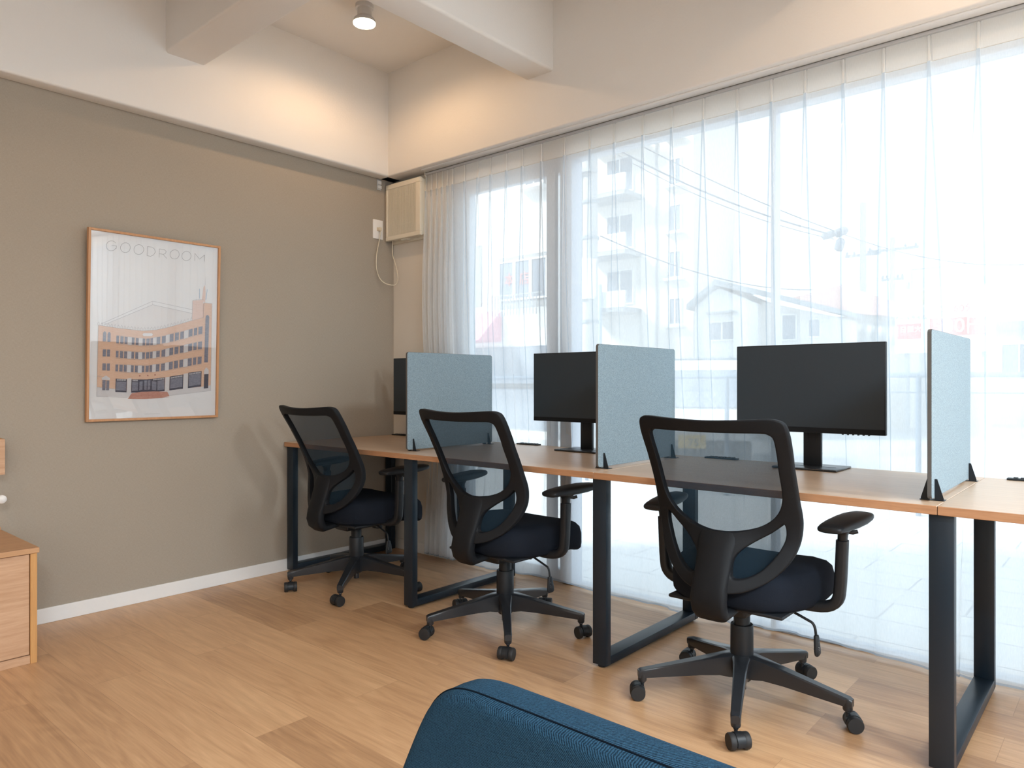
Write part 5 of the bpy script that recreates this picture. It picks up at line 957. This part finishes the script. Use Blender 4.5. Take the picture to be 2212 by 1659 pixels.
# ------------------------------------------------------------ blue lounge chair in the foreground
def lounge_chair():
    t = thing('lounge_chair', 'blue twill upholstered lounge chair in the foreground, only its backrest top in view', 'armchair', (3.385, -2.16, 0))
    # backrest: rounded trapezoid outline pushed through, with a crowned top
    outl = []
    half = [(0, 0.726), (0.15, 0.726), (0.25, 0.726), (0.305, 0.725), (0.332, 0.719), (0.352, 0.705), (0.367, 0.682), (0.388, 0.635), (0.418, 0.56), (0.462, 0.48), (0.472, 0.40), (0.474, 0.30), (0.470, 0.20), (0, 0.20)]
    pts = mirrored(half)
    prof = [(-0.300, 0.955), (-0.2995, 0.975), (-0.296, 0.990), (-0.288, 0.998), (-0.278, 1.0), (-0.262, 1.0), (-0.250, 0.997), (-0.241, 0.988), (-0.235, 0.970), (-0.232, 0.94)]
    bm = new(); rings = []
    P = []
    n = len(pts)
    for i in range(n):
        (x, z) = pts[i]; P.append((x, z))
    P = spline_closed(P, 4)
    for (y, k) in prof:
        inset = (1 - k) * 0.42
        ring = []
        for (x, z) in P:
            cx_, cz_ = 0, 0.45; dx, dz = x - cx_, z - cz_; L = math.hypot(dx, dz)
            f = (L - inset) / L
            zz = cz_ + dz * f; yy = y - (0.726 - zz) * 0.10 * (1 if y < -0.25 else 0.2)
            ring.append(bm.verts.new((cx_ + dx * f, yy, zz)))
        rings.append(ring)
    m = len(P)
    for j in range(len(rings) - 1):
        for i in range(m): bm.faces.new((rings[j][i], rings[j][(i + 1) % m], rings[j + 1][(i + 1) % m], rings[j + 1][i]))
    bm.faces.new(rings[0][::-1]); bm.faces.new(rings[-1])
    bk = obj('backrest', bm, 'blue_twill', t, smooth=70)
    # piped seam round the rear edge
    bm = new(); seam = []
    for (x, z) in P:
        if z < 0.25: continue
        dx, dz = x, z - 0.45; L = math.hypot(dx, dz); f = (L - 0.001 * 0.42) / L
        zz = 0.45 + dz * f; seam.append((dx * f, -0.286 - (0.726 - zz) * 0.10, zz + 0.0))
    seam.sort(key=lambda p: math.atan2(p[2] - 0.45, p[0]))
    sweep(bm, seam, 0.0011, 6); 
    for v in bm.verts: v.co.y += 0.0
    obj('seam', bm, 'stitch', bk, smooth=60)
    bm = new(); rbox(bm, -0.36, 0.36, -0.215, 0.27, 0.22, 0.40, r=0.045, seg=4); obj('seat_cushion', bm, 'blue_twill', t, smooth=60)
    for sx in (-1, 1):
        for sy in (-0.22, 0.20):
            bm = new(); sweep(bm, [(sx * 0.30, sy, 0.24), (sx * 0.33, sy * 1.1, 0.0)], [0.018, 0.011], 12); obj('leg', bm, 'oak_frame', t, smooth=40)
lounge_chair()

# ------------------------------------------------------------ the street outside
GZ = -0.12
def street():
    bm = new(); box(bm, -30, 40, 0.12, 3.9, GZ - 0.1, -0.03); tag(obj('pavement', bm, 'paving_tiles'), kind='structure')
    bm = new(); box(bm, -60, 60, 3.9, 60, GZ - 0.2, GZ - 0.03); tag(obj('road', bm, 'asphalt'), kind='structure')
    bm = new(); box(bm, -30, 40, 4.35, 4.47, GZ - 0.03, GZ - 0.026); tag(obj('road_line', bm, 'road_paint'), 'white painted line along the edge of the road outside', 'road marking')
    # guard fence along the pavement
    t = thing('guard_fence', 'grey blue pipe fence with wire mesh along the pavement outside', 'fence', (0.61, 3.6, GZ))
    zt = 1.114 - GZ
    bm = new(); sweep(bm, [(-6.6, 0, zt), (8.2, 0, zt)], 0.022, 10); obj('top_rail', bm, 'rail_paint', t, smooth=50)
    bm = new(); sweep(bm, [(-6.6, 0, zt - 0.14), (8.2, 0, zt - 0.14)], 0.006, 8); obj('middle_rail', bm, 'rail_paint', t, smooth=50)
    bm = new(); sweep(bm, [(-6.6, 0, 0.16), (8.2, 0, 0.16)], 0.010, 8); obj('bottom_rail', bm, 'rail_paint', t, smooth=50)
    for i in range(-4, 6):
        bm = new(); sweep(bm, [(i * 1.64, 0, 0), (i * 1.64, 0, zt)], 0.021, 10); obj('fence_post', bm, 'rail_paint', t, smooth=50)
    bm = new(); hh = zt - 0.14 - 0.16; stp = 0.09
    i = -6.6
    while i < 8.2:
        for s in (-1, 1):
            a = Vector((i, 0, 0.16)); b_ = Vector((i + s * hh * 0.8, 0, 0.16 + hh)); d = (b_ - a).normalized(); n_ = Vector((-d.z, 0, d.x)) * 0.0013
            bm.faces.new([bm.verts.new(v) for v in (a - n_, b_ - n_, b_ + n_, a + n_)])
        i += stp
    obj('wire_mesh', bm, 'aluminium', t)
    # kei van
    t = thing('parked_van', 'small pale van with a yellow number plate parked beyond the fence', 'van', (-0.55, 5.15, GZ - 0.03), rz=R(28))
    def side(bm, prof, w): prism(bm, prof, -w, w, 'X')
    bm = new(); side(bm, [(0, 0.30), (0, 0.72), (0.10, 0.86), (0.52, 1.42), (0.75, 1.50), (3.0, 1.50), (3.12, 0.9), (3.15, 0.30)], 0.72); bd = obj('body', bm, 'car_white', t, bevel=0.05)
    bm = new(); prism(bm, [(-0.62, 0.0), (0.62, 0.0), (0.56, 0.58), (-0.56, 0.58)], -0.006, 0.006, 'Y', M=Matrix.Translation((0, 0.105, 0.90)) @ Matrix.Rotation(R(-36.9), 4, 'X')); obj('windscreen', bm, 'window_dark', t)
    for s in (-1, 1):
        bm = new(); prism(bm, [(0.60, 0.92), (0.78, 1.38), (1.5, 1.38), (1.5, 0.92)], s * 0.722, s * 0.727, 'X'); obj('side_window', bm, 'window_dark', t)
        bm = new(); prism(bm, [(1.6, 0.92), (1.6, 1.38), (2.85, 1.38), (2.92, 0.92)], s * 0.722, s * 0.727, 'X'); obj('side_window', bm, 'window_dark', t)
        for yy in (0.55, 2.6):
            bm = new(); lathe(bm, [(0.05, -0.06), (0.20, -0.07), (0.26, -0.06), (0.26, 0.06), (0.20, 0.07), (0.05, 0.06)], 24, M=Matrix.Translation((s * 0.66, yy, 0.26)) @ Matrix.Rotation(R(90), 4, 'Y')); obj('tyre', bm, 'tyre', t, smooth=40)
        bm = new(); rbox(bm, s * 0.55 - 0.12, s * 0.55 + 0.12, -0.015, 0.02, 0.62, 0.74, r=0.01); obj('headlamp', bm, 'sign_white', t)
    bm = new(); rbox(bm, -0.70, 0.70, -0.04, 0.06, 0.24, 0.50, r=0.03); obj('bumper', bm, 'edge_grey', t, smooth=40)
    bm = new(); box(bm, -0.165, 0.165, -0.052, -0.040, 0.40, 0.565); pl = obj('number_plate', bm, 'plate_yellow', t)
    text('plate_lettering', '75', 0.13, 'tyre', Matrix.Translation((0.02, -0.053, 0.47)) @ Matrix.Rotation(R(90), 4, 'X'), pl)
    # low tiled garden wall behind the van
    t = thing('garden_wall', 'low garden wall with a grey tile cap in front of the gabled house', 'wall', (-4.9, 12.6, GZ - 0.03))
    bx('wall_body', 'render_cream', (-1.2, 3.2, 0, 0.18, 0, 1.55), t)
    bm = new(); prism(bm, [(-0.12, 1.55), (0.30, 1.55), (0.09, 1.78)], -1.25, 3.25, 'X')
    for i in range(22): sweep(bm, [(-1.15 + i * 0.2, -0.12, 1.57), (-1.15 + i * 0.2, 0.09, 1.80)], 0.03, 6)
    obj('tile_cap', bm, 'roof_grey', t)
street()

def wall_window(t, x0, x1, z0, z1, y, bars=1, sill=0.0, name='window'):
    bm = new(); box(bm, x0, x1, y - 0.03, y - 0.01, z0, z1); w = obj(name, bm, 'window_dark', t)
    bm = new(); f = 0.04
    for b in ((x0 - f, x1 + f, z1, z1 + f), (x0 - f, x1 + f, z0 - f, z0), (x0 - f, x0, z0, z1), (x1, x1 + f, z0, z1)): box(bm, b[0], b[1], y - 0.05, y, b[2], b[3])
    for k in range(bars):
        xm = x0 + (x1 - x0) * (k + 1) / (bars + 1); box(bm, xm - 0.02, xm + 0.02, y - 0.05, y - 0.03, z0, z1)
    if sill: box(bm, x0 - 0.12, x1 + 0.12, y - sill, y, z0 - 0.12, z0 - 0.05)
    obj('sash', bm, 'render_white', w)
# block of flats
t = thing('apartment_building', 'cream block of flats with balconies rising behind the street', 'building', (-9.5, 16.0, GZ - 0.03))
bx('wall', 'render_cream', (-0.4, 3.45, 0, 3.0, 0, 13.0), t)
for k, z in enumerate((5.00, 6.75, 8.5, 10.2, 3.3)):
    bx('balcony_slab', 'render_grey', (0.0, 1.75, -0.95, 0.0, z, z + 0.14), t)
    bx('balcony_parapet', 'render_white', (0.0, 1.75, -0.95, -0.87, z + 0.14, z + 0.62), t)
    wall_window(t, 0.55, 1.45, z + 0.35, z + 1.35, 0.0)
for z in (2.93, 4.30, 5.65, 7.0, 8.4): wall_window(t, 2.72, 3.05, z, z + 0.72, 0.0, 1, 0.22)
bx('downpipe', 'render_grey', (2.25, 2.30, -0.06, 0.0, 0, 13), t)
t = thing('vertical_sign', 'tall white and blue vertical shop sign on the block of flats', 'sign', (-8.95, 14.93, 1.9))
bx('sign_panel', 'sign_blue', (0, 0.42, 0, 0.12, 0, 2.1), t, bevel=0.01)
for i, ch in enumerate('木'): text('lettering', ch, 0.42, 'sign_white', Matrix.Translation((0.21, -0.012, 0.95)) @ Matrix.Rotation(R(90), 4, 'X'), t)
bx('sign_band', 'sign_white', (0.04, 0.38, -0.01, 0.0, 1.28, 2.02), t); bx('sign_band', 'sign_white', (0.04, 0.38, -0.01, 0.0, 0.08, 0.62), t)
# corner shop building, nearest on the far side of the road
t = thing('shop_building', 'pale shop building with a pink awning and a strip of upstairs windows', 'building', (-5.75, 9.0, GZ - 0.03))
bx('wall', 'render_white', (-8, 0, 0.0, 1.2, 0, 9.5), t)
bx('window_recess', 'render_grey', (-1.45, -0.02, -0.02, 0.0, 2.85, 3.98), t)
for k in range(3): wall_window(t, -1.4 + k * 0.46, -1.02 + k * 0.46, 3.05, 3.85, -0.01, 0)
bm = new(); box(bm, -1.45, 0.0, -0.30, -0.28, 3.08, 3.11)
for k in range(16): box(bm, -1.43 + k * 0.09, -1.415 + k * 0.09, -0.30, -0.28, 2.65, 3.08)
obj('railing', bm, 'render_grey', t)
bx('window_recess', 'render_grey', (-2.95, -2.0, -0.02, 0.0, 2.95, 4.35), t); bx('upper_recess', 'render_grey', (-0.75, -0.1, -0.02, 0.0, 5.4, 6.1), t)
wall_window(t, -2.8, -2.35, 3.1, 4.0, -0.01, 0); wall_window(t, -0.65, -0.2, 5.45, 6.0, -0.01, 1, 0.25)
for k, xx in enumerate((-1.12, -0.68)): text('window_lettering', '本店'[k], 0.30, 'sign_red', Matrix.Translation((xx, -0.06, 3.45)) @ Matrix.Rotation(R(90), 4, 'X'), t)
bm = new(); prism(bm, [(-0.75, 2.12), (0, 2.82), (0, 2.12)], -2.95, -2.0 + 0.6, 'X'); obj('awning', bm, 'awning_pink', t)
bx('shop_front', 'window_dark', (-2.9, -0.1, -0.03, 0.0, 0.2, 2.0), t)
# gabled house
t = thing('gabled_house', 'white gabled house with a grey roof across the road', 'house', (-5.5, 15.0, GZ - 0.03))
bm = new(); prism(bm, [(0, 0), (0, 3.30), (0.70, 3.72), (1.75, 3.22), (1.75, 0)], 0, 2.2, 'Y'); obj('wall', bm, 'render_white', t)
bm = new(); prism(bm, [(-0.12, 3.33), (0.70, 3.92), (3.65, 2.98), (3.65, 2.86), (0.70, 3.76), (-0.12, 3.17)], -0.25, 2.3, 'Y'); obj('roof', bm, 'roof_grey', t)
bm = new(); prism(bm, [(1.75, 0), (1.75, 3.30), (3.5, 2.82), (3.5, 0)], 0.25, 2.2, 'Y'); obj('side_wing', bm, 'render_cream', t)
wall_window(t, 0.47, 1.12, 2.35, 2.80, 0.0, 1, 0.0); bx('window_hood', 'render_grey', (0.42, 1.2, -0.25, 0, 3.02, 3.07), t)
wall_window(t, 2.3, 2.62, 2.3, 2.9, 0.25, 0); wall_window(t, 2.95, 3.2, 2.35, 2.75, 0.25, 0)
# red roofed house
t = thing('red_roofed_house', 'low house with a faded red roof right of the gabled house', 'house', (-3.2, 17.5, GZ - 0.03))
bm = new(); prism(bm, [(-0.9, 3.55), (0.75, 3.85), (2.55, 3.05), (2.5, 2.85), (0.3, 3.15)], 0.0, 2.0, 'Y'); obj('roof', bm, 'roof_red', t)
bx('wall', 'render_cream', (-0.6, 2.2, 0.3, 1.9, 0, 3.02), t)
for k in range(5): bx('shutter', 'render_grey', (0.9 + 0.25 * k, 1.0 + 0.25 * k, 0.26, 0.30, 2.2, 2.8), t)
# billboard
t = thing('billboard', 'large pale car park billboard with faded red and yellow bands', 'billboard', (-0.35, 14.0, 0))
t.rotation_euler = (0, 0, R(-2))
bx('board', 'sign_white', (0, 1.80, 0, 0.10, 1.68, 3.02), t)
fb = Matrix.Rotation(R(90), 4, 'X')
bx('yellow_band', 'sign_yellow', (0.04, 0.68, -0.006, 0, 2.68, 2.98), t)
bx('red_band', 'sign_red', (0.04, 0.50, -0.006, 0, 1.98, 2.30), t)
bx('red_band', 'sign_red', (0.66, 1.72, -0.006, 0, 2.02, 2.38), t)
text('lettering', 'オールタイム', 0.105, 'green_text', Matrix.Translation((0.30, -0.01, 2.42)) @ fb, t)
text('lettering', '1日最大', 0.14, 'sign_white', Matrix.Translation((0.27, -0.012, 2.17)) @ fb, t)
text('lettering', '500円', 0.40, 'sign_white', Matrix.Translation((1.2, -0.012, 2.20)) @ fb, t)
text('lettering', '00-60分', 0.20, 'sign_red', Matrix.Translation((1.15, -0.01, 2.56)) @ fb, t)
bm = new()
for x in (0.2, 1.6): sweep(bm, [(x, 0.15, 0), (x, 0.15, 3.2)], 0.05, 8)
obj('support_post', bm, 'render_grey', t)
bm = new()
for x in (0.3, 0.9): sweep(bm, [(x, 0.1, 3.0), (x, 0.1, 3.45)], 0.01, 6)
sweep(bm, [(0.3, 0.1, 3.45), (0.9, 0.1, 3.45)], 0.012, 6); obj('lamp_bracket', bm, 'render_grey', t)
# far low building
t = thing('low_building', 'long low grey building beyond the billboard', 'building', (0.9, 22.0, GZ - 0.03))
bx('wall', 'render_white', (-2.5, 9, 0, 5, 0, 2.7), t); bx('roof', 'roof_grey', (-2.7, 9.2, -0.3, 5.2, 2.7, 2.95), t)
for k in range(6): wall_window(t, -2.0 + k * 1.7, -1.2 + k * 1.7, 1.4, 2.3, 0, 1)
# poles, wires, splice boxes
def pole(name, label, x, y, r, h, extras):
    t = thing(name, label, 'pole', (x, y, GZ - 0.03))
    bm = new(); sweep(bm, [(0, 0, 0), (0, 0, h)], [r, r * 0.75], 16); obj('shaft', bm, 'concrete', t, smooth=50)
    for z, w in extras:
        bm = new(); box(bm, -w, w, -0.04, 0.04, z, z + 0.07)
        for q in (-0.9, -0.5, 0.5, 0.9): lathe(bm, [(0.03, z + 0.07), (0.04, z + 0.12), (0.02, z + 0.17)], 8, M=Matrix.Translation((q * w, 0, 0)))
        obj('cross_arm', bm, 'roof_grey', t)
    return t
p = pole('utility_pole', 'thick grey utility pole with a white plate between the shop and the flats', -3.36, 7.0, 0.15, 9, [])
bm = new(); lathe(bm, [(0.165, 2.45), (0.165, 3.12)], 16, M=Matrix.Translation((-0.03, -0.02, 0.15))); obj('notice_plate', bm, 'sign_white', p, smooth=50)
bm = new(); sweep(bm, [(-0.13, -0.12, 0), (-0.13, -0.12, 4.75)], 0.04, 8); box(bm, -0.25, 0.15, -0.2, 0.0, 4.70, 4.76); obj('conduit', bm, 'render_grey', p)
for k, z in enumerate((4.2, 3.6, 2.2)):
    bm = new(); lathe(bm, [(0.158, z), (0.158, z + 0.05)], 16); obj('steel_band', bm, 'roof_grey', p)
pole('utility_pole', 'distant utility pole nearest the hanging splice boxes', -2.66, 20.2, 0.11, 6.6, [(5.0, 0.5)])
pole('utility_pole', 'distant utility pole with a cross arm above the billboard edge', -2.05, 21, 0.09, 5.6, [(5.2, 0.7), (4.3, 0.3)])
def wire(a, b, sag, r, label):
    bm = new(); pts = []
    for i in range(17):
        k = i / 16; p = Vector(a).lerp(Vector(b), k); p.z -= sag * 4 * k * (1 - k); pts.append(p)
    sweep(bm, pts, r, 6, caps=False); tag(obj('overhead_wire', bm, 'wire', smooth=60), label, 'wire', 'overhead wires across the street')
wire((-5.5, 8.0, 7.0), (-0.9, 12.0, 4.03), 0.2, 0.011, 'upper overhead wire running down to the splice boxes')
wire((-5.5, 8.3, 6.7), (-0.95, 12.05, 3.98), 0.32, 0.017, 'second overhead wire running to the splice boxes')
wire((-5.5, 8.4, 6.62), (-1.0, 12.1, 3.92), 0.36, 0.008, 'thin third overhead wire just under the second one')
wire((-0.9, 12.0, 4.03), (2.0, 16, 3.6), 0.25, 0.008, 'overhead wire leading away beyond the splice boxes')
wire((-3.18, 7.05, 3.5), (-2.2, 14.5, 3.25), 0.25, 0.012, 'low overhead wire slanting down over the gabled roof')
t = thing('splice_boxes', 'cluster of dark splice boxes hanging on the overhead wires', 'splice box', (-0.92, 12.0, 3.9))
for c, r, ang in (((-0.17, 0, 0.10), 0.075, 80), ((0.07, 0, 0.13), 0.085, 75), ((0.05, 0, -0.12), 0.085, 15)):
    bm = new(); Mx = Matrix.Translation(c) @ Matrix.Rotation(R(ang), 4, 'Y'); lathe(bm, [(0.02, -0.13), (r, -0.10), (r, 0.08), (r * 0.5, 0.13)], 14, M=Mx); obj('box_housing', bm, 'wire', t, smooth=40)
bm = new(); sweep(bm, [(-0.17, 0, 0.1), (0.05, 0, 0.04), (0.05, 0, -0.05)], 0.01, 6); obj('hanger', bm, 'wire', t)
